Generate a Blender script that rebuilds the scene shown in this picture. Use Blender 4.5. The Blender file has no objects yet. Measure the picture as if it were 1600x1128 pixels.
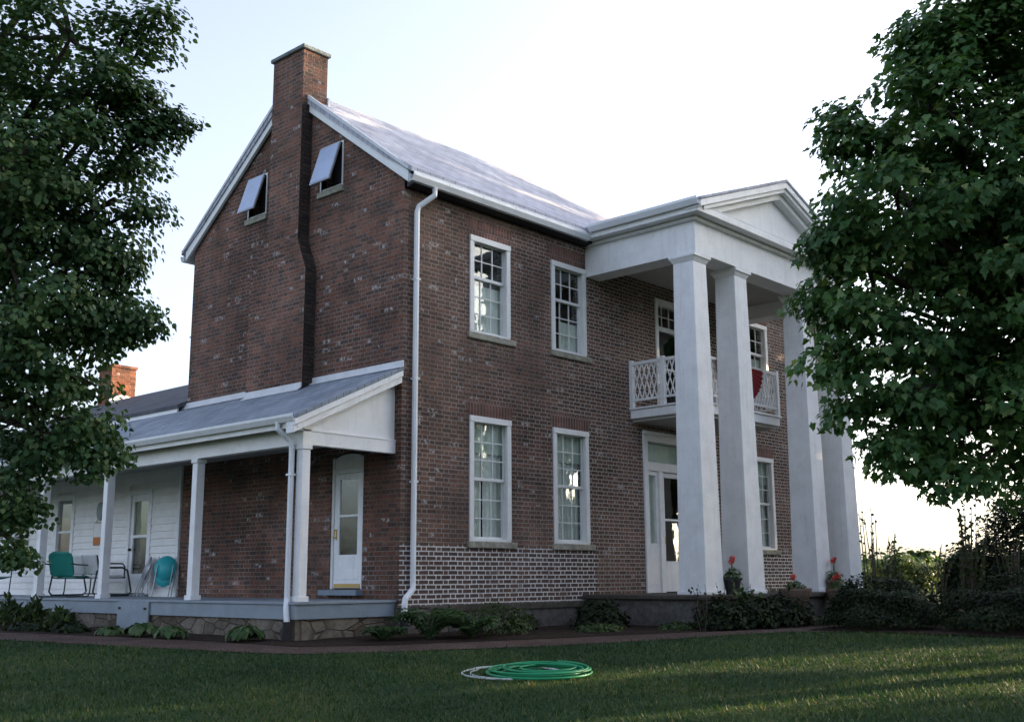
import bpy, math, random
import numpy as np
from mathutils import Matrix, Vector
random.seed(7)
rng = np.random.default_rng(11)
scene = bpy.context.scene
col = scene.collection

# ------------------------------------------------------------------ camera
CAM = np.array([-12.0199, -13.4884, 0.3646])
CR = np.array([0.67682112, -0.73612904, -0.00521629])
CU = np.array([-0.13797623, -0.13381384, 0.98135438])
CF = np.array([0.72310146, 0.66348165, 0.19213634])
cd = bpy.data.cameras.new('camera')
cd.sensor_width = 36.0
cd.lens = 36.0 * 1733.03 / 1600.0
cd.clip_end = 6000
cam = bpy.data.objects.new('camera', cd)
M4 = Matrix(((CR[0], CU[0], -CF[0], CAM[0]), (CR[1], CU[1], -CF[1], CAM[1]), (CR[2], CU[2], -CF[2], CAM[2]), (0, 0, 0, 1)))
cam.matrix_world = M4
col.objects.link(cam)
scene.camera = cam

# ------------------------------------------------------------------ light
SUN_AZ, SUN_EL = math.radians(111), math.radians(11)     # azimuth from +Y towards +X
world = bpy.data.worlds.new('World')
scene.world = world
world.use_nodes = True
wn = world.node_tree
bg = wn.nodes['Background']
sky = wn.nodes.new('ShaderNodeTexSky')
sky.sky_type = 'NISHITA'
sky.sun_disc = False
sky.sun_elevation = SUN_EL
sky.sun_rotation = SUN_AZ
sky.air_density = 0.85
sky.dust_density = 4.0
sky.ozone_density = 2.2
veil = wn.nodes.new('ShaderNodeHueSaturation')      # thin evening haze takes most of the blue out of the sky
veil.inputs['Saturation'].default_value = 0.60
veil.inputs['Hue'].default_value = 0.512
wn.links.new(sky.outputs[0], veil.inputs['Color'])
wn.links.new(veil.outputs[0], bg.inputs[0])
bg.inputs[1].default_value = 0.15
sl = bpy.data.lights.new('sun', 'SUN')
sl.energy = 4.0
sl.angle = math.radians(0.5)
sl.color = (1.0, 0.76, 0.48)
sun = bpy.data.objects.new('sun', sl)
sdir = Vector((math.sin(SUN_AZ) * math.cos(SUN_EL), math.cos(SUN_AZ) * math.cos(SUN_EL), math.sin(SUN_EL)))
sun.rotation_euler = sdir.to_track_quat('Z', 'Y').to_euler()
sun.location = (30, -10, 20)
col.objects.link(sun)
scene.view_settings.view_transform = 'Standard'
scene.view_settings.look = 'None'
scene.view_settings.exposure = 2.1
scene.view_settings.gamma = 1.0


# ------------------------------------------------------------------ helpers
def tz(x, y):
    s = -(0.66 * x + 0.75 * y) - 1.0
    return -0.5 - 0.042 * (np.log1p(np.exp(-np.abs(s))) + np.maximum(s, 0))


def at(px, py, depth):
    d = CF + CR * ((px - 800) / 1733.03) - CU * ((py - 564) / 1733.03)
    return CAM + d * depth


def tag(o, label=None, cat=None, group=None, kind=None):
    if label: o['label'] = label
    if cat: o['category'] = cat
    if group: o['group'] = group
    if kind: o['kind'] = kind
    return o


def empty(name, loc=(0, 0, 0), rz=0.0, label=None, cat=None, group=None):
    o = bpy.data.objects.new(name, None)
    o.empty_display_size = 0.1
    o.location = loc
    o.rotation_euler = (0, 0, rz)
    col.objects.link(o)
    return tag(o, label, cat, group)


class MB:
    def __init__(s):
        s.v = []; s.f = []

    def poly(s, pts):
        n = len(s.v); s.v += [tuple(p) for p in pts]; s.f.append(tuple(range(n, n + len(pts)))); return s

    def box(s, x0, x1, y0, y1, z0, z1):
        n = len(s.v)
        s.v += [(x0, y0, z0), (x1, y0, z0), (x1, y1, z0), (x0, y1, z0), (x0, y0, z1), (x1, y0, z1), (x1, y1, z1), (x0, y1, z1)]
        s.f += [(n, n + 3, n + 2, n + 1), (n + 4, n + 5, n + 6, n + 7), (n, n + 1, n + 5, n + 4), (n + 1, n + 2, n + 6, n + 5), (n + 2, n + 3, n + 7, n + 6), (n + 3, n, n + 4, n + 7)]
        return s

    def frustum(s, cx, cy, z0, z1, a0, a1):
        n = len(s.v)
        for z, a in ((z0, a0), (z1, a1)):
            s.v += [(cx - a, cy - a, z), (cx + a, cy - a, z), (cx + a, cy + a, z), (cx - a, cy + a, z)]
        s.f += [(n, n + 3, n + 2, n + 1), (n + 4, n + 5, n + 6, n + 7), (n, n + 1, n + 5, n + 4), (n + 1, n + 2, n + 6, n + 5), (n + 2, n + 3, n + 7, n + 6), (n + 3, n, n + 4, n + 7)]
        return s

    def prism(s, pts, axis, a, b):
        """pts: 2-D polygon; axis 'x': pts=(y,z); axis 'y': pts=(x,z); axis 'z': pts=(x,y)"""
        def mk(p, t):
            return (t, p[0], p[1]) if axis == 'x' else ((p[0], t, p[1]) if axis == 'y' else (p[0], p[1], t))
        n = len(s.v); k = len(pts)
        s.v += [mk(p, a) for p in pts] + [mk(p, b) for p in pts]
        s.f.append(tuple(range(n, n + k))); s.f.append(tuple(range(n + 2 * k - 1, n + k - 1, -1)))
        for i in range(k):
            j = (i + 1) % k
            s.f.append((n + j, n + i, n + k + i, n + k + j))
        return s

    def tube(s, pts, r, n=8, cap=True, square=False):
        P = [Vector(p) for p in pts]
        R = list(r) if isinstance(r, (list, tuple, np.ndarray)) else [r] * len(P)
        t0 = (P[1] - P[0]).normalized()
        ref = Vector((0, 0, 1)) if abs(t0.z) < .9 else Vector((1, 0, 0))
        u = t0.cross(ref).normalized()
        base = len(s.v)
        for i, p in enumerate(P):
            if i == 0: t = P[1] - P[0]
            elif i == len(P) - 1: t = P[i] - P[i - 1]
            else: t = P[i + 1] - P[i - 1]
            t.normalize()
            u = (u - t * u.dot(t))
            if u.length < 1e-6: u = t.orthogonal()
            u.normalize(); w = t.cross(u)
            for k in range(n):
                a = 2 * math.pi * (k + (.5 if square else 0)) / n
                s.v.append(tuple(p + (u * math.cos(a) + w * math.sin(a)) * R[i]))
        for i in range(len(P) - 1):
            for k in range(n):
                a = base + i * n + k; b = base + i * n + (k + 1) % n
                s.f.append((a, b, b + n, a + n))
        if cap:
            s.f.append(tuple(base + k for k in range(n - 1, -1, -1)))
            s.f.append(tuple(base + (len(P) - 1) * n + k for k in range(n)))
        return s

    def lathe(s, prof, cx=0, cy=0, n=20):
        base = len(s.v)
        for r, z in prof:
            for k in range(n):
                a = 2 * math.pi * k / n
                s.v.append((cx + r * math.cos(a), cy + r * math.sin(a), z))
        for i in range(len(prof) - 1):
            for k in range(n):
                a = base + i * n + k; b = base + i * n + (k + 1) % n
                s.f.append((a, b, b + n, a + n))
        s.f.append(tuple(base + k for k in range(n - 1, -1, -1)))
        s.f.append(tuple(base + (len(prof) - 1) * n + k for k in range(n)))
        return s

    def build(s, name, mat, parent=None, bevel=0, smooth=False, kind=None):
        me = bpy.data.meshes.new(name)
        me.from_pydata(s.v, [], s.f)
        if smooth:
            me.polygons.foreach_set('use_smooth', [True] * len(me.polygons))
        me.update()
        me.materials.append(mat)
        import bmesh
        bm = bmesh.new(); bm.from_mesh(me)
        bmesh.ops.recalc_face_normals(bm, faces=bm.faces)
        bm.to_mesh(me); bm.free()
        o = bpy.data.objects.new(name, me)
        col.objects.link(o)
        if parent: o.parent = parent
        if bevel:
            m = o.modifiers.new('bevel', 'BEVEL'); m.width = bevel; m.segments = 1; m.limit_method = 'ANGLE'; m.angle_limit = math.radians(40)
        if kind: o['kind'] = kind
        return o


# ------------------------------------------------------------------ node helper
class NT:
    def __init__(s, name):
        s.m = bpy.data.materials.new(name); s.m.use_nodes = True
        s.t = s.m.node_tree; s.p = s.t.nodes['Principled BSDF']; s.out = s.t.nodes['Material Output']

    def n(s, kind, **kw):
        nd = s.t.nodes.new(kind)
        for k, v in kw.items(): setattr(nd, k, v)
        return nd

    def set(s, sock, v):
        if isinstance(v, bpy.types.NodeSocket): s.t.links.new(v, sock)
        elif v is not None: sock.default_value = v

    def math(s, op, a, b=None, c=None, clamp=False):
        nd = s.n('ShaderNodeMath', operation=op); nd.use_clamp = clamp
        s.set(nd.inputs[0], a); s.set(nd.inputs[1], b); s.set(nd.inputs[2], c)
        return nd.outputs[0]

    def mix(s, f, a, b, mode='MIX'):
        nd = s.n('ShaderNodeMix', data_type='RGBA', blend_type=mode)
        s.set(nd.inputs[0], f)
        for sk, v in ((nd.inputs[6], a), (nd.inputs[7], b)):
            if isinstance(v, tuple) and len(v) == 3: v = v + (1,)
            s.set(sk, v)
        return nd.outputs[2]

    def noise(s, vec, scale, detail=4, rough=.6):
        nd = s.n('ShaderNodeTexNoise'); s.set(nd.inputs['Vector'], vec)
        nd.inputs['Scale'].default_value = scale; nd.inputs['Detail'].default_value = detail; nd.inputs['Roughness'].default_value = rough
        return nd.outputs[0]

    def ramp(s, f, stops, interp='LINEAR'):
        nd = s.n('ShaderNodeValToRGB'); s.set(nd.inputs[0], f)
        cr = nd.color_ramp; cr.interpolation = interp
        while len(cr.elements) < len(stops): cr.elements.new(.5)
        for e, (p, c) in zip(cr.elements, stops):
            e.position = p; e.color = tuple(c) + (1,) if len(c) == 3 else c
        return nd.outputs[0]

    def smooth(s, x, a, b):
        nd = s.n('ShaderNodeMapRange', interpolation_type='SMOOTHSTEP')
        s.set(nd.inputs[0], x); nd.inputs[1].default_value = a; nd.inputs[2].default_value = b
        return nd.outputs[0]

    def pos(s):
        return s.n('ShaderNodeTexCoord').outputs['Object']

    def xyz(s, v):
        nd = s.n('ShaderNodeSeparateXYZ'); s.set(nd.inputs[0], v); return nd.outputs

    def comb(s, x, y, z):
        nd = s.n('ShaderNodeCombineXYZ'); s.set(nd.inputs[0], x); s.set(nd.inputs[1], y); s.set(nd.inputs[2], z); return nd.outputs[0]

    def bump(s, h, strength=.4, dist=.01):
        nd = s.n('ShaderNodeBump'); s.set(nd.inputs['Height'], h); nd.inputs['Strength'].default_value = strength; nd.inputs['Distance'].default_value = dist
        s.t.links.new(nd.outputs[0], s.p.inputs['Normal'])

    def fin(s, color, rough=.7, spec=.3, metal=0):
        if isinstance(color, tuple) and len(color) == 3: color = color + (1,)
        s.set(s.p.inputs['Base Color'], color); s.set(s.p.inputs['Roughness'], rough)
        s.p.inputs['Specular IOR Level'].default_value = spec; s.p.inputs['Metallic'].default_value = metal
        return s.m


def paint(name, c, rough=.55, var=.12, spec=.3, metal=0, scale=3.0, dirt=None, streak=0):
    t = NT(name); p = t.pos()
    n = t.noise(p, scale, 5, .65)
    dk = tuple(x * (1 - var * 2) for x in c)
    cc = t.ramp(n, [(.3, dk), (.6, c)])
    if streak:
        x, y, z = t.xyz(p)
        sn = t.noise(t.comb(t.math('MULTIPLY', x, 14.0), t.math('MULTIPLY', y, 14.0), t.math('MULTIPLY', z, .9)), 1.0, 4, .6)
        cc = t.mix(t.math('MULTIPLY', t.smooth(sn, .52, .78), streak), cc, (.42, .41, .38))
        pl = t.noise(t.comb(t.math('MULTIPLY', x, 9.0), t.math('MULTIPLY', y, 9.0), t.math('MULTIPLY', z, 3.0)), 1.0, 6, .7)
        cc = t.mix(t.math('MULTIPLY', t.smooth(pl, .70, .74), .5), cc, (.33, .31, .28))
    if dirt:
        n2 = t.noise(p, scale * 6, 4, .7)
        cc = t.mix(t.math('MULTIPLY', t.smooth(n2, .58, .75), .6), cc, dirt)
    t.bump(t.noise(p, 60, 3), .08, .004)
    return t.fin(cc, rough, spec, metal)


def brick(name, palette, mortar, mort_w=.010, pointed=False, spall=.04, soldier=False, weather=(.6, 1.15), lightx=False):
    t = NT(name); p = t.pos(); x, y, z = t.xyz(p)
    wob = t.math('MULTIPLY', t.math('SUBTRACT', t.noise(p, 2.2, 2), .5), .012)
    uu = t.math('ADD', t.math('ADD', x, y), 50.0)
    vv = t.math('ADD', t.math('ADD', z, 20.0), wob)
    if soldier:
        L, ST, H = .078, .078, .45
        uu = t.math('ADD', uu, 0)
    else:
        L, ST, H = .335, .222, .0765
    row = t.math('FLOOR', t.math('DIVIDE', vv, H))
    zf = t.math('SUBTRACT', vv, t.math('MULTIPLY', row, H))
    sh = t.math('MULTIPLY', t.math('MODULO', row, 2.0), L / 2 + .002)
    u2 = t.math('ADD', uu, sh)
    cell = t.math('FLOOR', t.math('DIVIDE', u2, L))
    tt = t.math('SUBTRACT', u2, t.math('MULTIPLY', cell, L))
    d1 = t.math('MINIMUM', tt, t.math('SUBTRACT', L, tt))
    dv = d1 if soldier else t.math('MINIMUM', d1, t.math('ABSOLUTE', t.math('SUBTRACT', tt, ST)))
    dh = t.math('MINIMUM', zf, t.math('SUBTRACT', H, zf))
    dist = t.math('MINIMUM', dv, dh)
    head = t.math('GREATER_THAN', tt, ST)
    idv = t.comb(t.math('ADD', t.math('MULTIPLY', cell, 2.0), head), row, 3.0)
    wh = t.n('ShaderNodeTexWhiteNoise'); t.set(wh.inputs[0], idv)
    rnd = wh.outputs[0]
    k = len(palette)
    bc = t.ramp(rnd, [(i / k, c) for i, c in enumerate(palette)], 'CONSTANT')
    big = t.noise(p, .55, 5, .62)
    pat = t.noise(p, 1.7, 5, .7)
    bc = t.mix(t.math('MULTIPLY', t.smooth(pat, .50, .66), .55), bc, (.060, .052, .044))
    bc = t.mix(1.0, bc, t.ramp(big, [(.3, (weather[0],) * 3), (.7, (weather[1],) * 3)]), 'MULTIPLY')
    st = t.noise(t.comb(t.math('MULTIPLY', t.math('ADD', x, y), .8), 0.0, t.math('MULTIPLY', z, 9.0)), 1.0, 4, .65)
    bc = t.mix(1.0, bc, t.ramp(st, [(.3, (.68, .68, .68)), (.7, (1.3, 1.27, 1.25))]), 'MULTIPLY')
    fine = t.noise(p, 28, 4, .7)
    bc = t.mix(1.0, bc, t.ramp(fine, [(.3, (.7, .7, .7)), (.7, (1.25, 1.25, 1.25))]), 'MULTIPLY')
    # spalled, pale bricks in loose groups
    wh2 = t.n('ShaderNodeTexWhiteNoise'); t.set(wh2.inputs[0], t.comb(row, t.math('ADD', t.math('MULTIPLY', cell, 2.0), head), 9.0))
    clus = t.noise(p, .9, 3)
    sp = t.math('GREATER_THAN', t.math('ADD', wh2.outputs[0], t.math('MULTIPLY', t.math('SUBTRACT', clus, .5), .22)), 1.0 - spall)
    sp = t.math('MULTIPLY', sp, t.smooth(t.noise(p, 16, 3), .46, .58))
    bc = t.mix(t.math('MULTIPLY', sp, .8), bc, (.42, .40, .39))
    mw = mort_w
    mcol = t.mix(t.smooth(t.noise(p, 1.1, 4), .35, .65), tuple(c * .55 for c in mortar), mortar)
    if lightx:   # newer, paler pointing towards the door end of the wall
        mcol = t.mix(t.math('MULTIPLY', t.smooth(t.math('ADD', x, t.math('MULTIPLY', t.noise(p, .8, 3), 2.0)), 4.3, 5.6), .75), mcol, (.50, .47, .45))
    mm = t.math('SUBTRACT', 1.0, t.smooth(dist, mw * .4, mw * .85))
    if pointed:  # repointed band at the foot of the wall
        ed = t.math('MULTIPLY', t.math('SUBTRACT', t.noise(p, 5.0, 4, .7), .5), .9)
        a = t.math('LESS_THAN', z, .915)
        b = t.math('MULTIPLY', t.math('LESS_THAN', t.math('ADD', x, ed), 5.05), t.math('GREATER_THAN', z, -.3))
        b2 = t.math('GREATER_THAN', x, 10.6)
        side = t.math('LESS_THAN', y, .006)
        msk = t.math('MULTIPLY', t.math('MULTIPLY', t.math('MULTIPLY', a, t.math('MAXIMUM', b, b2)), side), t.ramp(t.noise(p, 2.6, 5, .7), [(.32, (.35, .35, .35)), (.5, (1, 1, 1))]))
        mm2 = t.math('SUBTRACT', 1.0, t.smooth(t.math('ADD', dist, t.math('MULTIPLY', t.math('SUBTRACT', t.noise(p, 22, 2), .5), .006)), .0080, .0120))
        bc = t.mix(t.math('MULTIPLY', msk, .6), bc, (.075, .055, .053))
        mm = t.mix(msk, mm, mm2)
        mcol = t.mix(msk, mcol, (.72, .70, .68))
    cc = t.mix(mm, bc, mcol)
    hgt = t.math('SUBTRACT', t.smooth(dist, 0, .008), t.math('MULTIPLY', fine, .4))
    t.bump(hgt, .7, .012)
    return t.fin(cc, .88, .2)


def shingle(name, a, b, ax='x', roll=.30, rough=.75):
    t = NT(name); p = t.pos(); x, y, z = t.xyz(p)
    u, v = (x, y) if ax == 'x' else (y, x)
    br = t.n('ShaderNodeTexBrick'); br.offset = .37
    t.set(br.inputs['Vector'], t.comb(u, v, 0.0))
    br.inputs['Color1'].default_value = a + (1,); br.inputs['Color2'].default_value = b + (1,)
    br.inputs['Mortar'].default_value = tuple(c * .4 for c in a) + (1,)
    br.inputs['Scale'].default_value = 1; br.inputs['Brick Width'].default_value = roll; br.inputs['Row Height'].default_value = .14
    br.inputs['Mortar Size'].default_value = .006
    n = t.noise(p, 1.4, 5, .6)
    cc = t.mix(1.0, br.outputs[0], t.ramp(n, [(.3, (.75, .75, .77)), (.7, (1.2, 1.2, 1.2))]), 'MULTIPLY')
    sk = t.noise(t.comb(t.math('MULTIPLY', u, 1.1), t.math('MULTIPLY', t.math('FLOOR', t.math('DIVIDE', v, .14)), 3.7), 0.0), 1.0, 2)
    cc = t.mix(t.math('MULTIPLY', t.smooth(sk, .66, .72), .45), cc, tuple(c * .35 for c in a))
    n2 = t.noise(p, 45, 3, .7)
    cc = t.mix(1.0, cc, t.ramp(n2, [(.3, (.8, .8, .8)), (.7, (1.2, 1.2, 1.2))]), 'MULTIPLY')
    t.bump(t.math('ADD', t.math('MULTIPLY', br.outputs[1], -1.0), n2), .5, .012)
    return t.fin(cc, rough, .3)


def stone(name, a, b, scale=2.2, flat=False):
    t = NT(name); p = t.pos()
    vo = t.n('ShaderNodeTexVoronoi'); vo.feature = 'DISTANCE_TO_EDGE'
    x, y, z = t.xyz(p)
    q = t.comb(t.math('ADD', x, y), t.math('MULTIPLY', z, 2.0), 0.0)
    t.set(vo.inputs['Vector'], q); vo.inputs['Scale'].default_value = scale
    v2 = t.n('ShaderNodeTexVoronoi'); t.set(v2.inputs['Vector'], q); v2.inputs['Scale'].default_value = scale
    n = t.noise(p, 9, 5, .7)
    cc = t.mix(t.math('MULTIPLY', t.xyz(v2.outputs['Color'])[0], .8), a, b)
    cc = t.mix(1.0, cc, t.ramp(n, [(.3, (.6, .6, .6)), (.7, (1.3, 1.3, 1.3))]), 'MULTIPLY')
    e = t.smooth(vo.outputs['Distance'], .0, .05)
    if not flat:
        cc = t.mix(e, tuple(c * 1.05 for c in a), cc)
    t.bump(n if flat else t.math('ADD', e, t.math('MULTIPLY', n, .5)), .8, .03)
    return t.fin(cc, .9, .2)


def leafmat(name, stops, trans=.35, rough=.5, big=.9):
    t = NT(name)
    g = t.n('ShaderNodeNewGeometry')
    c = t.ramp(g.outputs['Random Per Island'], stops)
    p = t.pos()
    c = t.mix(1.0, c, t.ramp(t.noise(p, big, 5), [(.3, (.6, .68, .68)), (.7, (1.4, 1.28, 1.15))] if big > .5 else [(.28, (.42, .56, .66)), (.5, (.95, 1.0, 1.05)), (.72, (1.9, 1.5, 1.2))]), 'MULTIPLY')
    t.fin(c, rough, .25)
    tr = t.n('ShaderNodeBsdfTranslucent')
    t.t.links.new(t.mix(1.0, c, (1.25, 1.3, .6), 'MULTIPLY'), tr.inputs[0])
    mx = t.n('ShaderNodeMixShader'); mx.inputs[0].default_value = trans
    t.t.links.new(t.p.outputs[0], mx.inputs[1]); t.t.links.new(tr.outputs[0], mx.inputs[2])
    t.t.links.new(mx.outputs[0], t.out.inputs[0])
    return t.m


def glassmat(name, tint=(.85, .9, .88), wave=.12, boost=1.35):
    t = NT(name); p = t.pos()
    bp = t.n('ShaderNodeBump'); bp.inputs['Strength'].default_value = wave; bp.inputs['Distance'].default_value = .05
    t.set(bp.inputs['Height'], t.noise(p, 2.3, 2))
    g = t.n('ShaderNodeNewGeometry'); dt = t.n('ShaderNodeVectorMath', operation='DOT_PRODUCT')
    t.t.links.new(g.outputs['Incoming'], dt.inputs[0]); t.t.links.new(g.outputs['Normal'], dt.inputs[1])
    om = t.math('SUBTRACT', 1.0, t.math('ABSOLUTE', dt.outputs['Value']))
    frv = t.math('ADD', .045, t.math('MULTIPLY', t.math('POWER', om, 5.0), .95))
    gl = t.n('ShaderNodeBsdfGlossy'); gl.inputs['Roughness'].default_value = .02
    t.t.links.new(bp.outputs[0], gl.inputs['Normal'])
    tr = t.n('ShaderNodeBsdfTransparent'); tr.inputs[0].default_value = tint + (1,)
    mx = t.n('ShaderNodeMixShader')
    t.t.links.new(t.math('MULTIPLY', frv, boost, clamp=True), mx.inputs[0])
    t.t.links.new(tr.outputs[0], mx.inputs[1]); t.t.links.new(gl.outputs[0], mx.inputs[2])
    t.t.links.new(mx.outputs[0], t.out.inputs[0])
    return t.m


M = {}
M['white'] = paint('white_paint', (.82, .82, .82), .5, .06, dirt=(.5, .49, .46), streak=.30)
M['trim'] = paint('trim_paint', (.78, .78, .77), .45, .05, dirt=(.42, .41, .38), scale=5)
M['metal_white'] = paint('white_metal', (.74, .76, .79), .35, .05, .5)
M['siding'] = paint('siding_paint', (.86, .84, .81), .6, .06, dirt=(.45, .43, .4))
M['gable'] = brick('gable_brick', [(0.18, 0.084, 0.058), (0.151, 0.077, 0.054), (0.204, 0.093, 0.061), (0.122, 0.07, 0.052), (0.172, 0.093, 0.066), (0.102, 0.064, 0.051)], (0.30, 0.25, 0.225), .0095, True, .045, weather=(.42, 1.35))
M['front'] = brick('front_brick', [(0.165, 0.097, 0.073), (0.132, 0.084, 0.064), (0.184, 0.104, 0.075), (0.113, 0.076, 0.059), (0.152, 0.098, 0.073)], (0.36, 0.32, 0.30), .0115, True, .04, weather=(.5, 1.28), lightx=True)
M['darkbrick'] = brick('dark_flank_brick', [(0.061, 0.05, 0.043), (0.045, 0.039, 0.036), (0.077, 0.055, 0.047)], (0.03, 0.027, 0.026), .009, False, .0)  # darker brick mix for the right flank of the end chimney
M['stack'] = brick('chimney_brick', [(0.125, 0.073, 0.059), (0.088, 0.061, 0.051), (0.15, 0.083, 0.064), (0.068, 0.054, 0.047)], (0.194, 0.162, 0.145), .010, False, .02)
M['arch'] = brick('arch_brick', [(0.188, 0.099, 0.08), (0.153, 0.086, 0.07), (0.216, 0.11, 0.088)], (0.307, 0.266, 0.25), .011, False, .0, soldier=True)
M['wingbrick'] = brick('wing_brick', [(.30, .105, .06), (.25, .085, .05), (.34, .13, .075), (.20, .075, .05)], (.30, .22, .17), .010, False, .02)
M['slate'] = shingle('slate_roof', (.36, .365, .42), (.46, .465, .52), 'x')
M['porchroof'] = shingle('porch_shingles', (.20, .235, .275), (.26, .295, .335), 'y')
M['darkroof'] = shingle('wing_shingles', (.055, .06, .07), (.085, .09, .10), 'y')
M['sill'] = stone('sill_stone', (.30, .29, .235), (.36, .345, .285), 1.2, True)
M['found'] = stone('foundation_stone', (.075, .066, .058), (.15, .135, .12), 2.6)
M['porticostone'] = stone('portico_stone', (.085, .08, .074), (.12, .113, .105), 3.0, True)
M['ledge'] = stone('ledge_stone', (.07, .062, .052), (.10, .09, .075), .6, True)
M['porchstone'] = stone('porch_stone', (.085, .068, .052), (.22, .19, .155), 2.4)
M['bluegrey'] = paint('blue_grey_paint', (.20, .25, .30), .55, .10, dirt=(.14, .16, .18))
M['deck'] = paint('deck_paint', (.24, .28, .32), .5, .10, dirt=(.17, .18, .19))
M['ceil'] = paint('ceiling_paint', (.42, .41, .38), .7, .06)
M['flash'] = paint('flashing_metal', (.62, .63, .65), .45, .08, dirt=(.35, .34, .33))
M['black'] = paint('black_rubber_and_shade', (.018, .018, .02), .6, .1)  # black fittings, plus painted darkness under the eave and indoors
M['room'] = paint('room_plaster', (.20, .19, .17), .8, .05)
M['curtain'] = paint('curtain_cloth', (.80, .81, .78), .9, .10, scale=8)
M['blind'] = paint('blind_cloth', (.66, .72, .66), .9, .10, scale=6)
M['brass'] = paint('brass', (.50, .34, .14), .32, .05, .5, 1.0)
M['glass'] = glassmat('window_glass', (.93, .96, .94), .045, 1.5)
M['skypaint'] = paint('painted_sky_pane', (.36, .44, .60), .25, .08, .5)  # opaque pane with the pale sky reflection painted into its colour
M['cap'] = stone('cap_stone', (.17, .20, .20), (.23, .25, .25), 1.0, True)
M['alum'] = paint('aluminium', (.40, .42, .45), .35, .06, .5, .6)

# ------------------------------------------------------------------ setting: ground
def sheet(name, mat, xs, ys, dz=0.0):
    X, Y = np.meshgrid(xs, ys, indexing='ij')
    r = np.hypot(X - 2, Y)
    Z = tz(X, Y)
    Zfar = -1.0 + 0 * X
    # the field drops a little beyond the house and rises to the far hills
    k = np.clip((r - 45) / 60, 0, 1); k = k * k * (3 - 2 * k)
    Z = Z * (1 - k) + (-1.6) * k
    v = np.stack([X, Y, Z + dz], -1).reshape(-1, 3)
    nx, ny = len(xs), len(ys)
    f = [(i * ny + j, (i + 1) * ny + j, (i + 1) * ny + j + 1, i * ny + j + 1) for i in range(nx - 1) for j in range(ny - 1)]
    me = bpy.data.meshes.new(name); me.from_pydata(v.tolist(), [], f); me.update(); me.materials.append(mat)
    o = bpy.data.objects.new(name, me); col.objects.link(o); return o


def gmat():
    t = NT('lawn_soil'); p = t.pos()
    n = t.noise(p, .5, 6, .65); n2 = t.noise(p, 14, 4, .7)
    c = t.ramp(n, [(.3, (.014, .036, .016)), (.5, (.028, .052, .020)), (.62, (.045, .062, .024)), (.75, (.085, .080, .036))])
    c = t.mix(1.0, c, t.ramp(n2, [(.3, (.55, .6, .55)), (.7, (1.3, 1.3, 1.2))]), 'MULTIPLY')
    t.bump(n2, .8, .05)
    return t.fin(c, .95, .1)


def axis_pts(lo, hi, a, b, step):
    near = np.arange(a, b + 1e-6, step)
    k = 1.22
    out = [b]; s = step
    while out[-1] < hi: s *= k; out.append(out[-1] + s)
    neg = [a]; s = step
    while neg[-1] > lo: s *= k; neg.append(neg[-1] - s)
    return np.array(neg[::-1][:-1] + list(near) + out[1:])


ground = sheet('ground', gmat(), axis_pts(-2500, 2500, -20, 24, .8), axis_pts(-2500, 2500, -20, 24, .8))
tag(ground, kind='structure')

EDGE = [(-6.6, 14.5), (-5.2, 7.0), (-4.54, 3.92), (-4.09, 1.82), (-3.52, -.22), (-3.03, -1.39), (-1.76, -2.2), (.02, -3.13), (1.67, -3.66), (3.4, -4.0), (4.6, -4.35), (5.15, -5.0), (5.32, -5.76), (5.44, -6.73), (5.6, -7.61), (6.0, -9.5), (7.0, -12.5)]
UPPER = [(-5.4, 14.5), (-4.2, 8.5), (-3.56, 6.0), (-3.13, 3.68), (-2.68, 1.09), (-2.42, -.66), (-1.25, -1.45), (1.0, -2.35), (3.2, -3.0), (4.4, -3.45), (5.6, -3.75), (8.0, -3.9), (12, -3.9), (18, -3.6)]


def strip_mesh(name, mat, polyline_out, polyline_in, dz, n=140, rows=6, jitter=0.0):
    def resample(pl):
        P = np.array(pl, float); d = np.r_[0, np.cumsum(np.hypot(*np.diff(P, axis=0).T))]
        q = np.linspace(0, d[-1], n)
        return np.stack([np.interp(q, d, P[:, 0]), np.interp(q, d, P[:, 1])], 1)
    A, B = resample(polyline_out), resample(polyline_in)
    if jitter: A = A + rng.normal(0, jitter, A.shape)
    v = []; f = []
    for i in range(n):
        for j in range(rows):
            k = j / (rows - 1); p = A[i] * (1 - k) + B[i] * k
            v.append((p[0], p[1], float(tz(p[0], p[1])) + dz + (rng.uniform(0, .012) if 0 < j < rows - 1 else 0)))
    for i in range(n - 1):
        for j in range(rows - 1):
            a = i * rows + j; f.append((a, a + 1, a + rows + 1, a + rows))
    me = bpy.data.meshes.new(name); me.from_pydata(v, [], f); me.update(); me.materials.append(mat)
    o = bpy.data.objects.new(name, me); col.objects.link(o); o['kind'] = 'structure'; return o


def mulch(name, a, b, c):
    t = NT(name); p = t.pos()
    n = t.noise(p, 26, 5, .75); n2 = t.noise(p, 1.2, 4)
    cc = t.ramp(n, [(.3, a), (.5, b), (.68, c)])
    cc = t.mix(1.0, cc, t.ramp(n2, [(.3, (.7, .7, .7)), (.7, (1.2, 1.2, 1.2))]), 'MULTIPLY')
    t.bump(n, 1.0, .05)
    return t.fin(cc, .95, .1)


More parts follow.
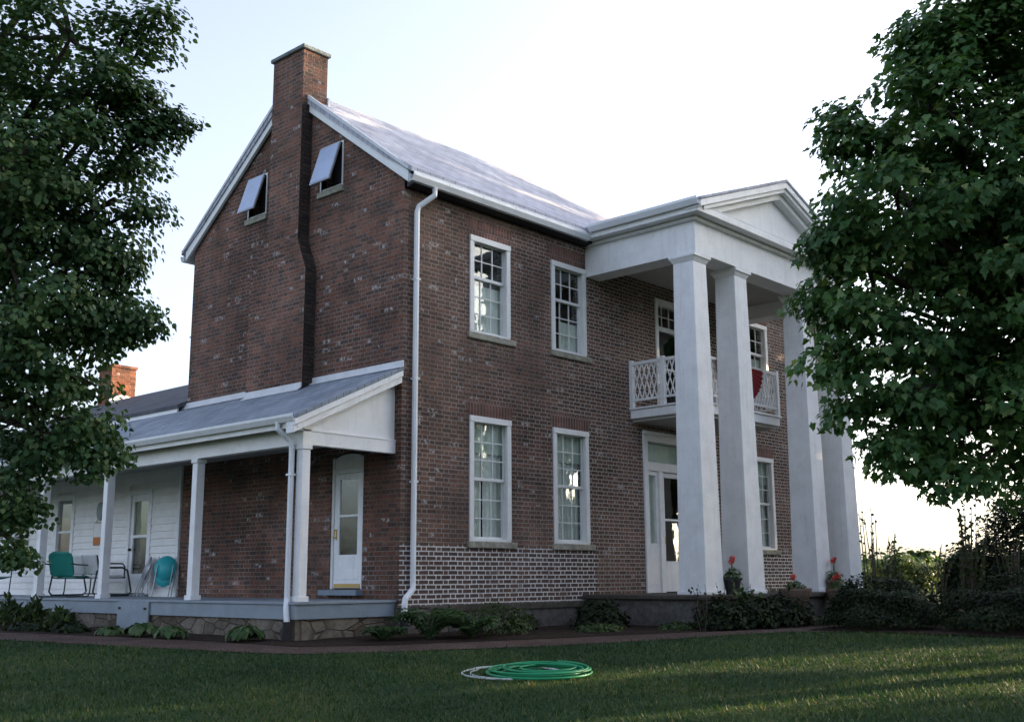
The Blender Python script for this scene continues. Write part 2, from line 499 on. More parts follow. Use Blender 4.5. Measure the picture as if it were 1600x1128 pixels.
M['path'] = mulch('path_gravel', (.052, .036, .032), (.100, .070, .060), (.185, .135, .118))
M['mulch'] = mulch('bed_mulch', (.018, .013, .010), (.040, .028, .021), (.085, .062, .048))
strip_mesh('path', M['path'], EDGE[:13], UPPER[:12] , .010, jitter=.03)
strip_mesh('mulch_bed', M['mulch'], UPPER, [(0, 14.5), (0, 6.5), (0, 4), (0, 2), (0, 1), (.2, .2), (1, .1), (3, .1), (5, .1), (8, .1), (12, .1), (18, .1)], .016, rows=10)
strip_mesh('hedge_bed', M['mulch'], [(5.05, -4.4), (5.3, -5.76), (5.42, -6.73), (5.58, -7.61), (6.0, -9.5), (7.0, -12.5)], [(9.5, -3.95), (9.6, -5.5), (9.7, -6.5), (9.8, -8), (10, -9.5), (10.5, -12.5)], .022, n=60, rows=14)

# ------------------------------------------------------------------ house
house = empty('brick_house', (0, 0, 0), 0, 'two storey red brick farmhouse with white columned portico, side porch and tall end chimney', 'house')
D = 6.55; WX = 15.77; H = 6.9
RS = .744


def wall(name, mat, axis, c_out, c_in, u0, u1, z0, top, openings, ubreaks=(), parent=house, caps=False):
    """wall in plane axis=c_out, with rectangular openings (u0,u1,z0,z1); top(u) gives its height."""
    us = sorted(set([u0, u1] + [o[0] for o in openings] + [o[1] for o in openings] + list(ubreaks)))
    mb = MB()
    def pt(c, u, z): return (c, u, z) if axis == 'x' else (u, c, z)
    for a, b in zip(us[:-1], us[1:]):
        ops = sorted([o for o in openings if o[0] <= a + 1e-6 and o[1] >= b - 1e-6], key=lambda o: o[2])
        z = z0
        segs = []
        for o in ops:
            segs.append((z, o[2])); z = o[3]
        segs.append((z, None))
        for lo, hi in segs:
            ta, tb = (top(a), top(b)) if hi is None else (hi, hi)
            if hi is not None and hi - lo < 1e-6: continue
            for c in (c_out, c_in):
                mb.poly([pt(c, a, lo), pt(c, b, lo), pt(c, b, tb), pt(c, a, ta)])
    for a, b, lo, hi in openings:
        for (p, q) in (((a, lo), (a, hi)), ((a, hi), (b, hi)), ((b, hi), (b, lo)), ((b, lo), (a, lo))):
            mb.poly([pt(c_out, *p), pt(c_out, *q), pt(c_in, *q), pt(c_in, *p)])
    for u in (u0, u1) if caps else ():
        mb.poly([pt(c_out, u, z0), pt(c_in, u, z0), pt(c_in, u, top(u)), pt(c_out, u, top(u))])
    return mb.build(name, mat, parent)


WINS = [(1.567, 2.625, 4.645, 6.43, 2, 3), (3.799, 4.86, 4.645, 6.43, 2, 3), (1.567, 2.625, .99, 3.157, 3, 3), (3.799, 4.86, .99, 3.157, 3, 3),
        (10.91, 11.97, 4.645, 6.43, 2, 3), (10.91, 11.97, .99, 3.157, 3, 3), (13.15, 14.21, 4.645, 6.43, 2, 3), (13.15, 14.21, .99, 3.157, 3, 3)]
fopen = [w[:4] for w in WINS] + [(6.66, 9.1, .06, 3.33), (7.24, 8.52, 3.75, 6.3)]
wall('front_wall', M['front'], 'y', 0, .32, 0, WX, -.06, lambda u: H, fopen)
def gtop(u): return min(H + .20 + RS * u, H + .20 + RS * (D - u))
ATT = [(1.70, 2.30, 7.36, 8.2), (4.05, 4.62, 7.36, 8.18)]
SD = (.93, 1.80, .2, 2.5)
wall('gable_wall', M['gable'], 'x', 0, .32, 0, D, -.06, gtop, ATT + [SD], (D / 2,))
wall('back_wall', M['front'], 'y', D, D - .32, 0, WX, -.6, lambda u: H, [])
wall('end_wall', M['gable'], 'x', WX, WX - .32, 0, D, -.6, gtop, [], (D / 2,))
MB().box(.33, WX - .33, .33, D - .33, 3.45, 3.7).build('upper_floor', M['room'], house)
MB().box(.33, WX - .33, .33, D - .33, -.1, .05).build('ground_floor', M['room'], house)
MB().box(.33, WX - .33, .33, D - .33, 6.75, 6.9).build('attic_floor', M['room'], house)
for xx in (5.6, 9.9): MB().box(xx, xx + .12, .34, D - .34, .05, 6.75).build('partition', M['room'], house)
# foundation
MB().box(-.03, 1.08, -.03, .3, -.8, -.06).box(-.03, .3, .3, D, -.8, -.061).build('corner_foundation', M['found'], house, .02)
MB().box(1.08, WX, -.025, .3, -.9, -.17).build('front_foundation', M['porticostone'], house)
MB().box(1.08, WX, -.06, .31, -.17, -.055).build('water_table', M['ledge'], house, .012)


# main roof
zt = lambda y: 7.12 + RS * (min(y, D - y) + .3)
ridge = zt(D / 2)
rp = [(-.30, zt(-.30)), (D / 2, ridge), (D + .30, zt(-.30)), (D + .30, zt(-.30) - .1), (D / 2, ridge - .12), (-.30, zt(-.30) - .1)]
# slight bell-cast kick at the eaves
rp = [(-.32, 7.17), (.35, zt(.35) + .0), (D / 2, ridge), (D - .35, zt(.35)), (D + .32, 7.17), (D + .32, 7.08), (D - .35, zt(.35) - .1), (D / 2, ridge - .12), (.35, zt(.35) - .1), (-.32, 7.08)]
roof = MB().prism(rp, 'x', -.13, WX + .13).build('roof', M['slate'], house)
# rake boards
for sgn in (0, 1):
    f = (lambda y: y) if sgn == 0 else (lambda y: D - y)
    a, b = (-.20, 2.62) if sgn == 0 else (-.2, D - 3.62)
    pts = [(f(a), 6.93), (f(b), 6.93 + RS * (b - a)), (f(b), 7.19 + RS * (b - a)), (f(a), 7.13)]
    MB().prism(pts, 'x', -.10, -.04).build('rake_board', M['trim'], roof, .006)
    pts = [(f(a - .04), 7.13), (f(b), 7.19 + RS * (b - a)), (f(b), 7.27 + RS * (b - a)), (f(a - .04), 7.19)]
    MB().prism(pts, 'x', -.15, -.095).build('rake_edge', M['flash'], roof)
MB().prism([(-.06, 6.9), (-.06, 6.99), (-.24, 6.99), (-.24, 6.93)], 'x', .0, 4.86).build('eave_board', M['black'], roof)  # board coloured black to stand in for shade under the gutter


def gutter(name, axis, path_a, path_b, c, out, z, parent, mat=None, w=.12, h=.13):
    """open K profile gutter running along axis from a to b; c = wall-side coord, out = +-1"""
    pr = [(c, z), (c, z - h), (c + out * w * .62, z - h), (c + out * w, z - h * .35), (c + out * w, z), (c + out * (w - .012), z), (c + out * (w - .012), z - h * .33), (c + out * w * .6, z - h + .012), (c + out * .012, z - h + .012), (c + out * .012, z)]
    return MB().prism(pr, axis, path_a, path_b).build(name, mat or M['metal_white'], parent)


gutter('gutter', 'x', -.12, 4.62, -.25, -1, 7.06, roof)
gutter('gutter', 'x', -.12, WX, D + .25, 1, 7.06, roof)
gutter('gutter', 'x', 11.2, WX, -.25, -1, 7.06, roof)
MB().prism([(-.36, 7.055), (-.245, 7.185), (-.245, 7.195), (-.368, 7.06)], 'x', -.11, 4.5).build('drip_apron', M['flash'], roof)  # duller tone puts a shadow line into the apron's colour
for x in (.7, 1.55, 2.4, 3.25, 4.1):
    MB().box(x, x + .012, -.374, -.369, 6.99, 7.058).build('gutter_seam', M['flash'], roof)


def downspout(pts, r=.048, boot=None):
    d = MB().tube(pts, r, 8).build('downspout', M['metal_white'], house, smooth=False)
    if boot: MB().tube([boot, (boot[0], boot[1], boot[2] - .45)], .065, 10).build('drain_boot', M['black'], d)
    for z in (1.9, 3.6, 5.3):
        if pts[0][2] > z: MB().box(pts[3][0] - .052, pts[3][0] + .052, pts[3][1] - .05, pts[3][1] + .06, z, z + .03).build('strap', M['metal_white'], d)


downspout([(.43, -.29, 6.94), (.43, -.29, 6.80), (.24, -.10, 6.60), (.22, -.08, 6.5), (.22, -.08, .30), (.20, -.10, .20), (.02, -.13, .06), (-.0, -.13, -.03), (-.0, -.13, -.30)], .05, (0, -.13, -.27))
downspout([(.35, D + .3, 6.94), (.35, D + .3, 6.80), (.2, D + .1, 6.6), (.1, D + .08, 6.5), (.1, D + .08, 4.1)], .045)

# chimney on the gable: breast widening downwards, stack above
ch = MB()
CX = -.25
poly = [(2.38, 3.2), (2.38, 5.9), (2.64, 6.5), (2.64, 10.28), (3.60, 10.28), (3.60, 6.9), (4.12, 6.1), (4.12, 3.2)]
n0 = len(poly)
for i in range(n0):       # front face and left side
    pass
ch.poly([(CX, y, z) for y, z in poly])
for (a, b) in ((3, 4), (4, 5), (5, 6), (6, 7)):
    (y0, z0), (y1, z1) = poly[a], poly[b]
    xb = .32 if a >= 3 and min(z0, z1) > 8 else .0
    if (a, b) == (4, 5): xb = .32
    ch.poly([(CX, y0, z0), (CX, y1, z1), (xb if z1 > 8 else xb, y1, z1), (xb, y0, z0)])
ch.poly([(.32, 2.64, 8.6), (.32, 3.6, 8.6), (.32, 3.6, 10.28), (.32, 2.64, 10.28)])
ch.poly([(CX, 2.64, 9.15), (.32, 2.64, 9.15), (.32, 2.64, 10.28), (CX, 2.64, 10.28)])
chim = ch.build('chimney', M['gable'], house)
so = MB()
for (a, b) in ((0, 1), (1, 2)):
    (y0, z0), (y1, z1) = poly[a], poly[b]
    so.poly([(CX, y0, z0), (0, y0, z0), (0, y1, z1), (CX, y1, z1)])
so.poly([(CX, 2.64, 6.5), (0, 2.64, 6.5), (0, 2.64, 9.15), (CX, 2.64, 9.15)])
tag(so.build('chimney_flank', M['darkbrick'], chim), 'darker brick flank of the tall end chimney')
MB().box(CX - .05, .37, 2.59, 3.65, 10.28, 10.36).build('chimney_cap', M['cap'], chim, .012)
MB().box(CX - .001 + .27, .34, 2.60, 2.635, 9.14, 9.24).box(.325, .37, 2.6, 3.65, 9.2, 9.45).build('chimney_flashing', M['flash'], chim)


def sash_window(x0, x1, z0, z1, rows_up, rows_lo, arch=True, curtains=1):
    """double hung window in the front wall"""
    fw, pr = .105, .028
    mb = MB()
    mb.box(x0, x0 + fw, -pr, .03, z0 + .035, z1 - fw)
    mb.box(x1 - fw, x1, -pr, .03, z0 + .035, z1 - fw)
    mb.box(x0 - .002, x1 + .002, -pr - .012, .03, z1 - fw, z1)
    mb.box(x0 + .001, x0 + fw - .03, .03, .15, z0 + .02, z1 - .04)      # jamb liners
    mb.box(x1 - fw + .03, x1 - .001, .03, .15, z0 + .02, z1 - .04)
    mb.box(x0 + fw - .03, x1 - fw + .03, .03, .15, z1 - .075, z1 - .041)
    mb.box(x0 + .001, x1 - .001, -.02, .15, z0 + .001, z0 + .035)
    w = mb.build('window', M['trim'], house, .004)
    ux0, ux1 = x0 + fw - .03, x1 - fw + .03
    zb, ztp = z0 + .035, z1 - .075
    zm = zb + (ztp - zb) * (.505 if rows_up == 3 else .60)
    st = .042
    for (za, zc, yy, rows, nm) in ((zm - .02, ztp, .065, rows_up, 'upper_sash'), (zb, zm + .02, .105, rows_lo, 'lower_sash')):
        s = MB()
        s.box(ux0, ux0 + st, yy, yy + .035, za, zc); s.box(ux1 - st, ux1, yy, yy + .035, za, zc)
        s.box(ux0 + st, ux1 - st, yy, yy + .035, zc - st, zc); s.box(ux0 + st, ux1 - st, yy, yy + .035, za, za + st + .01)
        iw = ux1 - ux0 - 2 * st
        for i in (1, 2):
            xm = ux0 + st + iw * i / 3
            s.box(xm - .009, xm + .009, yy + .004, yy + .03, za + st + .01, zc - st)
        for i in range(1, rows):
            zz = za + st + (zc - za - 2 * st) * i / rows
            s.box(ux0 + st, ux1 - st, yy + .006, yy + .028, zz - .009, zz + .009)
        s.build('sash', M['trim'], w)
        MB().box(ux0 + st - .004, ux1 - st + .004, yy + .016, yy + .020, za + st, zc - st + .004).build('pane', M['glass'], w)
    MB().box(x0 - .05, x1 + .13, -.055, .15, z0 - .115, z0).build('sill', M['sill'], w, .012)
    if arch:
        a = MB().poly([(x0 - .02, -.005, z1 + .004), (x1 + .02, -.005, z1 + .004), (x1 + .10, -.005, z1 + .30), (x0 - .10, -.005, z1 + .30)])
        a.build('brick_arch', M['arch'], w)
    # things behind the glass
    def cloth(a, b, lo, hi, y, mat, nm, amp=.02):
        c = MB(); n = 40
        for k in range(n):
            xa, xb = a + (b - a) * k / n, a + (b - a) * (k + 1) / n
            ya, yb = y + amp * math.sin(xa * 55), y + amp * math.sin(xb * 55)
            c.poly([(xa, ya, lo), (xb, yb, lo), (xb, yb, hi), (xa, ya, hi)])
        c.build(nm, mat, w)
    if curtains == 1:    # blind with sheer curtains (lower windows)
        cloth(x0 + .03, x1 - .03, z1 - .62, z1, .175, M['blind'], 'blind', .004)
        cloth(x0 + .03, x0 + .50, z0 + .02, z1 - .3, .215, M['curtain'], 'curtain', .012)
        cloth(x1 - .50, x1 - .03, z0 + .02, z1 - .3, .23, M['curtain'], 'curtain', .012)
    elif curtains == 2:
        cloth(x0 + .02, x1 - .02, z0 + .02, z0 + .95, .19, M['curtain'], 'curtain', .012)
    elif curtains == 3:
        cloth(x0 + .45, x1 - .03, z0 + .02, z0 + .66, .19, M['curtain'], 'curtain', .010)
    return w


for i, wv in enumerate(WINS):
    sash_window(*wv, curtains={0: 2, 1: 3, 4: 2, 6: 2}.get(i, 1))

# attic hopper windows hanging open
for (a, b, lo, hi) in ATT:
    mb = MB()
    mb.box(-.015, .1, a - .03, a, lo, hi).box(-.015, .1, b, b + .03, lo, hi).box(-.015, .1, a - .03, b + .03, hi, hi + .03)
    w = mb.build('attic_window', M['trim'], house)
    MB().box(-.06, .1, a - .07, b + .07, lo - .11, lo - .0).build('sill', M['sill'], w, .008)
    MB().box(.01, .09, a + .01, b - .01, lo + .001, lo + .06).build('sash_rail', M['trim'], w)
    th = math.radians(17); L = hi - lo - .03
    # hinged at head; bottom swings outwards
    def sw(y, d, t): return (-.03 - math.sin(th) * d - math.cos(th) * t, y, hi - math.cos(th) * d + math.sin(th) * t)
    def slab(y0, y1, d0, d1, t0, t1, nm, mat):
        m = MB(); P = [sw(y, d, t) for t in (t0, t1) for (y, d) in ((y0, d0), (y1, d0), (y1, d1), (y0, d1))]
        m.v = P; m.f = [(0, 1, 2, 3), (7, 6, 5, 4), (0, 4, 5, 1), (1, 5, 6, 2), (2, 6, 7, 3), (3, 7, 4, 0)]
        return m.build(nm, mat, w)
    slab(a + .01, b - .01, 0, L, 0, .03, 'open_sash', M['alum'])
    slab(a + .03, b - .03, .025, L - .025, .031, .036, 'pane', M['skypaint'])
    MB().box(.25, .3, a - .2, b + .2, lo - .2, hi + .2).build('black_attic_panel', M['black'], w)  # black panel paints in the unlit attic behind the opening

# side door
mb = MB()
a, b, lo, hi = SD
mb.box(.03, .1, a, a + .06, lo, 2.5).box(.03, .1, b - .06, b, lo, 2.5).box(.032, .1, a + .06, b - .06, 2.14, 2.22)
dr = mb.build('side_door', M['trim'], house, .004)
arc = [(a + .06, 2.22), (b - .06, 2.22)] + [((a + b) / 2 + (b - a - .12) / 2 * math.cos(t), 2.36 + .11 * math.sin(t)) for t in np.linspace(0, math.pi, 13)]
MB().prism(arc, 'x', .045, .10).build('arched_panel', M['siding'], dr)
spand = [(b, 2.501), (b, 2.36)] + [((a + b) / 2 + (b - a) / 2 * math.cos(t), 2.36 + .135 * math.sin(t)) for t in np.linspace(0, math.pi, 13)] + [(a, 2.501)]
MB().prism([(a + .0, 2.40), (a + .0, 2.5), (a + .28, 2.5)], 'x', .0, .09).prism([(b - .28, 2.5), (b - .0, 2.5), (b - .0, 2.40)], 'x', .0, .09).build('arch_spandrel', M['gable'], dr)
s = MB()
y0, y1, z0, z1 = a + .065, b - .065, lo + .02, 2.135
s.box(.05, .085, y0, y0 + .13, z0, z1).box(.05, .085, y1 - .13, y1, z0, z1).box(.05, .085, y0 + .13, y1 - .13, z1 - .10, z1).box(.05, .085, y0 + .13, y1 - .13, z0, z0 + .55).box(.052, .083, y0 + .13, y1 - .13, 1.40, 1.44)
s.box(.043, .05, y0 + .09, y1 - .09, z0 + .14, z0 + .3)
sl_ = s.build('door_leaf', M['white'], dr, .004)
MB().box(.066, .07, y0 + .12, y1 - .12, z0 + .55, z1 - .09).build('pane', M['glass'], dr)
MB().box(.042, .049, y0 + .03, y1 - .03, z0 + .01, z0 + .07).build('kick_plate', M['brass'], dr)
MB().tube([(.03, y1 - .05, 1.06), (.0, y1 - .05, 1.07), (.0, y1 - .06, 1.18), (.03, y1 - .06, 1.19)], .012, 6).box(.036, .051, y1 - .075, y1 - .035, 1.02, 1.2).build('handle', M['brass'], dr)
MB().box(-.16, .1, a - .05, b + .08, .10, .19).build('doorstep', M['bluegrey'], dr, .008)
MB().box(.2, .24, a - .3, b + .3, 0.06, 2.8).build('black_hall_panel', M['black'], dr)  # black panel paints in the darkness of the hall behind the glass

# front door with sidelights and transom
mb = MB()
x0, x1, lo, hi = 6.66, 9.1, .06, 3.33
mb.box(x0, x0 + .14, -.04, .2, lo, hi - .18).box(x1 - .14, x1, -.04, .2, lo, hi - .18).box(x0 - .002, x1 + .002, -.05, .2, hi - .18, hi).box(x0 - .06, x1 + .06, -.09, -.051, hi - .05, hi + .03)
mb.box(x0 + .14, x1 - .14, -.0, .2, 2.55, 2.73)
for xa in (7.22, 8.40): mb.box(xa, xa + .14, -.01, .2, lo, 2.55)
for xa, xb in ((6.80, 7.22), (8.54, 8.96)):
    mb.box(xa, xb, .03, .2, lo, .98).box(xa + .06, xb - .06, .015, .03, .22, .86).box(xa, xa + .07, .04, .19, .98, 2.55).box(xb - .07, xb, .04, .19, .98, 2.55).box(xa + .07, xb - .07, .04, .19, 2.46, 2.55).box(xa + .07, xb - .07, .04, .19, .98, 1.06)
fd = mb.build('front_door', M['trim'], house, .005)
dl = MB()
dx0, dx1 = 7.365, 8.395
dl.box(dx0, dx0 + .12, .06, .1, lo + .02, 2.54).box(dx1 - .12, dx1, .06, .1, lo + .02, 2.54).box(dx0 + .12, dx1 - .12, .06, .1, 2.44, 2.54).box(dx0 + .12, dx1 - .12, .06, .1, lo + .02, .70).box(dx0 + .12, dx1 - .12, .06, .1, 1.53, 1.58)
dl.build('door_leaf', M['white'], fd, .004)
MB().box(dx0 + .11, dx1 - .11, .078, .083, .69, 2.45).box(6.86, 7.16, .1, .104, 1.05, 2.47).box(8.60, 8.90, .1, .104, 1.05, 2.47).box(6.8, 8.96, .1, .104, 2.72, 3.16).build('pane', M['glass'], fd)
MB().box(6.81, 7.21, .16, .17, .99, 2.54).box(8.55, 8.95, .16, .17, .99, 2.54).box(6.81, 8.95, .16, .17, 2.74, 3.14).build('curtain', M['blind'], fd)
MB().tube([(dx0 + .06, .03, 1.05), (dx0 + .06, .03, 1.2)], .015, 6).build('handle', M['brass'], fd)

# balcony door / window
mb = MB(); x0, x1, lo, hi = 7.24, 8.52, 3.75, 6.3
mb.box(x0, x0 + .10, -.03, .15, lo, hi - .12).box(x1 - .10, x1, -.03, .15, lo, hi - .12).box(x0 - .002, x1 + .002, -.04, .15, hi - .12, hi).box(x0 + .1, x1 - .1, .04, .15, 5.62, 5.72)
for k in (1, 2, 3): mb.box(x0 + .1 + 1.08 * k / 4 - .01, x0 + .1 + 1.08 * k / 4 + .01, .07, .1, 5.72, hi - .12)
mb.box(x0 + .1, x1 - .1, .07, .1, 5.94, 5.96)
mb.box(x0 + .1, x0 + .2, .06, .1, lo, 5.62).box(x1 - .2, x1 - .1, .06, .1, lo, 5.62).box(x0 + .2, x1 - .2, .06, .1, lo, 4.0).box(x0 + .2, x1 - .2, .06, .1, 4.78, 4.82)
bd = mb.build('balcony_door', M['trim'], house, .004)
MB().box(x0 + .1, x1 - .1, .082, .086, 4.0, hi - .12).build('pane', M['glass'], bd)

# ------------------------------------------------------------------ portico
XL, XR, YF = 4.87, 10.89, -2.62
MB().box(4.55, 11.2, -2.95, -.03, -.02, .06).build('portico_floor', M['ledge'], house, .015)
MB().box(4.63, 11.12, -2.88, -.1, -.9, -.02).build('portico_base', M['porticostone'], house)
for cx in (5.10, 6.545, 9.215, 10.66):
    c = MB().frustum(cx, -2.33, .14, 6.14, .285, .222).build('column', M['white'], house, .008)
    MB().box(cx - .315, cx + .315, -2.33 - .315, -2.33 + .315, .061, .14).build('base', M['white'], c, .012)
    MB().frustum(cx, -2.33, 6.14, 6.22, .225, .275).box(cx - .285, cx + .285, -2.33 - .30, -2.33 + .285, 6.22, 6.285).build('capital', M['white'], c, .006)
for cx in (5.10, 10.66):
    c = MB().box(cx - .2, cx + .2, -.09, -.002, .061, 6.28).build('pilaster', M['white'], house, .006) if False else None
e = MB()
e.box(XL, XR, YF, YF + .45, 6.286, 6.83)
e.box(XL, XL + .45, YF + .45, -.002, 6.286, 6.829).box(XR - .45, XR, YF + .45, -.002, 6.286, 6.829)
ent = e.build('entablature', M['white'], house, .006)
MB().box(XL + .03, XR - .03, YF + .03, .0, 6.831, 6.97).build('frieze', M['white'], ent)
MB().box(XL - .06, XR + .06, YF - .06, -.002, 6.90, 6.972).build('bed_mould', M['white'], ent, .02)
MB().box(XL - .25, XR + .25, YF - .25, -.003, 6.974, 7.10).build('cornice', M['white'], ent, .008)
MB().box(XL - .20, XR + .20, YF - .22, YF - .02, 7.102, 7.16).build('cornice_top', M['flash'], ent, .008)
MB().box(XL + .45, XR - .45, YF + .45, -.002, 6.60, 6.66).build('portico_ceiling', M['ceil'], house)
XC = (XL + XR) / 2; PS = .366; PZ = 8.42
# roof
hw = 3.30
pr = [(XC - hw, PZ - PS * hw), (XC, PZ), (XC + hw, PZ - PS * hw), (XC + hw, PZ - PS * hw - .05), (XC, PZ - .06), (XC - hw, PZ - PS * hw - .05)]
MB().prism(pr, 'y', -2.97, 1.9).build('portico_roof', M['slate'], house)
ped = MB().prism([(XC - 2.75, 7.15), (XC + 2.75, 7.15), (XC, 7.15 + 2.75 * PS)], 'y', YF + .02, YF + .1).build('pediment', M['white'], house)
for s_ in (-1, 1):
    def band(dz0, dz1, ya, yb, w, nm, mat):
        p = [(XC + s_ * w, PZ - .062 - PS * w - dz0), (XC, PZ - .062 - dz0), (XC, PZ - .062 - dz1), (XC + s_ * w, PZ - .062 - PS * w - dz1)]
        MB().prism(p, 'y', ya, yb).build(nm, mat, ped, .005)
    band(0, .13, -2.95, -2.6, 3.28, 'raking_cornice', M['white'])
    band(.131, .21, -2.90, -2.6, 3.1, 'raking_mould', M['white'])
    band(.211, .33, -2.78, -2.6, 2.85, 'raking_fascia', M['trim'])
gutter('gutter', 'y', -2.93, -.38, XL - .25, -1, 7.215, house, w=.13, h=.14)
gutter('gutter', 'y', -2.93, -.1, XR + .25, 1, 7.215, house, w=.13, h=.14)
MB().box(XL - .249, XL, -2.85, .0, 7.10, 7.19).box(XR, XR + .249, -2.85, .0, 7.10, 7.19).build('eave_blocking', M['white'], house)

# balcony
BX0, BX1, BY, BZ = 6.30, 9.46, -1.60, 3.74
bal = MB().box(BX0 - .03, BX1 + .03, BY - .03, -.002, BZ - .18, BZ).build('balcony', M['white'], house, .01)
MB().box(BX0 - .07, BX1 + .07, BY - .07, -.001, BZ + .001, BZ + .04).build('balcony_floor', M['white'], bal, .008)
MB().box(BX0 + .05, BX1 - .05, BY + .05, -.002, BZ - .24, BZ - .181).build('balcony_soffit', M['ceil'], bal)
def rail_run(p, q, nseg):
    p = Vector(p); q = Vector(q); d = q - p; L = d.length; ez = Vector((0, 0, 1))
    m = MB()
    zt_, zb_ = .92, .16
    for z, r in ((zt_, .045), (zb_, .032), (.06, .02)):
        if z == .06: continue
        MB().tube([p + ez * z, q + ez * z], r, 4, square=True).build('railing_rail', M['white'], bal)
    m = MB()
    for i in range(nseg):
        a = p + d * (i / nseg); b = p + d * ((i + 1) / nseg); c = (a + b) / 2
        zm = (zt_ + zb_) / 2
        m.tube([a + ez * zb_, b + ez * zt_], .014, 4, square=True)
        m.tube([b + ez * zb_, a + ez * zt_], .014, 4, square=True)
        m.tube([c + ez * zb_, a + ez * zm, c + ez * zt_], .013, 4, square=True)
        m.tube([c + ez * zb_, b + ez * zm, c + ez * zt_], .013, 4, square=True)
    m.build('railing_lattice', M['white'], bal)
fz = BZ + .041
rail_run((BX0, -.05, fz), (BX0, -.78, fz), 3)
rail_run((BX0, -.86, fz), (BX0, BY, fz), 3)
rail_run((BX0, BY, fz), ((BX0 + BX1) / 2, BY, fz), 7)
rail_run(((BX0 + BX1) / 2, BY, fz), (BX1, BY, fz), 7)
rail_run((BX1, BY, fz), (BX1, -.05, fz), 6)
for x, y in ((BX0, -.04), (BX0, -.82), (BX0, BY), ((BX0 + BX1) / 2, BY), (BX1, BY), (BX1, -.82), (BX1, -.04)):
    MB().box(x - .045, x + .045, y - .045, y + .045, fz, fz + .99).build('railing_post', M['white'], bal, .006)

# ------------------------------------------------------------------ side porch and wing
PY1 = 15.6
psl = .476
porch = MB().prism([(0, 3.80), (-2.12, 3.80 - 2.12 * psl), (-2.12, 3.74 - 2.12 * psl), (0, 3.74)], 'y', -.06, PY1).build('porch_roof', M['porchroof'], house)
MB().prism([(-.004, 3.80), (-.004, 3.90), (-.03, 3.90), (-.03, 3.815), (-.10, 3.775), (-.10, 3.765)], 'y', -.05, 2.375).prism([(-.004, 3.80), (-.004, 3.90), (-.03, 3.90), (-.03, 3.815), (-.10, 3.775), (-.10, 3.765)], 'y', 4.125, 6.6).prism([(CX - .004, 3.72), (CX - .004, 3.80), (CX - .03, 3.80), (CX - .03, 3.70), (CX - .09, 3.67), (CX - .09, 3.65)], 'y', 2.375, 4.125).build('flashing', M['flash'], porch)
MB().box(-2.10, -2.06, -.04, PY1, 2.60, 2.735).build('porch_fascia', M['siding'], porch)
gutter('gutter', 'y', -.05, PY1, -2.102, -1, 2.79, porch, M['trim'], w=.11, h=.11)
MB().box(-2.06, -.002, .2, PY1, 2.625, 2.66).build('porch_ceiling', M['ceil'], house)
MB().box(-1.87, -1.71, .12, PY1, 2.37, 2.624).build('porch_beam', M['siding'], house, .005)
# closed gable end of the porch roof
MB().box(-1.709, -.003, .13, .25, 2.37, 2.595).build('end_beam', M['white'], house, .004)
g = MB(); nb = 8
z_at = lambda x: 3.72 + x * psl
g.prism([(-1.95, 2.60), (-.003, 2.60), (-.003, 3.70), (-1.95, 3.72 - 1.95 * psl)], 'y', .165, .2)
g.build('porch_gable', M['white'], house)
MB().box(-1.95, -.003, .12, .21, 2.575, 2.599).build('gable_ledge', M['trim'], house)
for (dz0, dz1, ya, yb) in ((.0, .09, -.06, .17), (.091, .20, -.03, .165)):
    MB().prism([(-2.16, 3.735 - 2.16 * psl - dz0), (-.02, 3.735 - dz0 - .02 * psl), (-.02, 3.735 - dz1 - .02 * psl), (-2.16 , 3.735 - 2.16 * psl - dz1)], 'y', ya, yb).build('porch_rake', M['white'], porch, .004)
for y in (.20, 3.1, 6.13, 8.75, 11.6, 14.4):
    p_ = MB().box(-1.865, -1.715, y - .075, y + .075, .12, 2.369).build('porch_post', M['white'], house, .006)
    MB().box(-1.89, -1.69, y - .1, y + .1, .041, .12).build('base', M['white'], p_, .006)
    MB().box(-1.885, -1.695, y - .095, y + .095, 2.30, 2.368).build('capital', M['white'], p_, .006)
MB().box(-1.97, -.002, .05, PY1, .0, .04).build('porch_floor', M['deck'], house, .006)
MB().box(-1.945, -1.90, .08, PY1, -.21, -.001).build('porch_skirt', M['deck'], house)
tag(MB().box(-1.90, -.002, .08, .12, -.21, -.001).build('porch_skirt', M['bluegrey'], house), 'blue grey skirt board at the porch end')
MB().box(-1.90, -.04, .13, PY1, -.95, -.212).build('porch_foundation', M['porchstone'], house)
mb = MB().box(-1.985, -1.947, 4.15, 5.2, -.55, .0)
hp = mb.build('access_panel', M['deck'], house, .005)
for y in (4.25, 5.12): MB().box(-1.995, -1.986, y - .04, y + .04, -.13, -.09).build('hinge', M['black'], hp)
downspout([(-2.15, .38, 2.70), (-2.15, .38, 2.60), (-1.97, .30, 2.42), (-1.945, .29, 2.32), (-1.945, .29, .1), (-1.99, .24, -.05), (-2.0, .22, -.12), (-2.0, .2, -.26)], .045, (-2.0, .2, -.24))

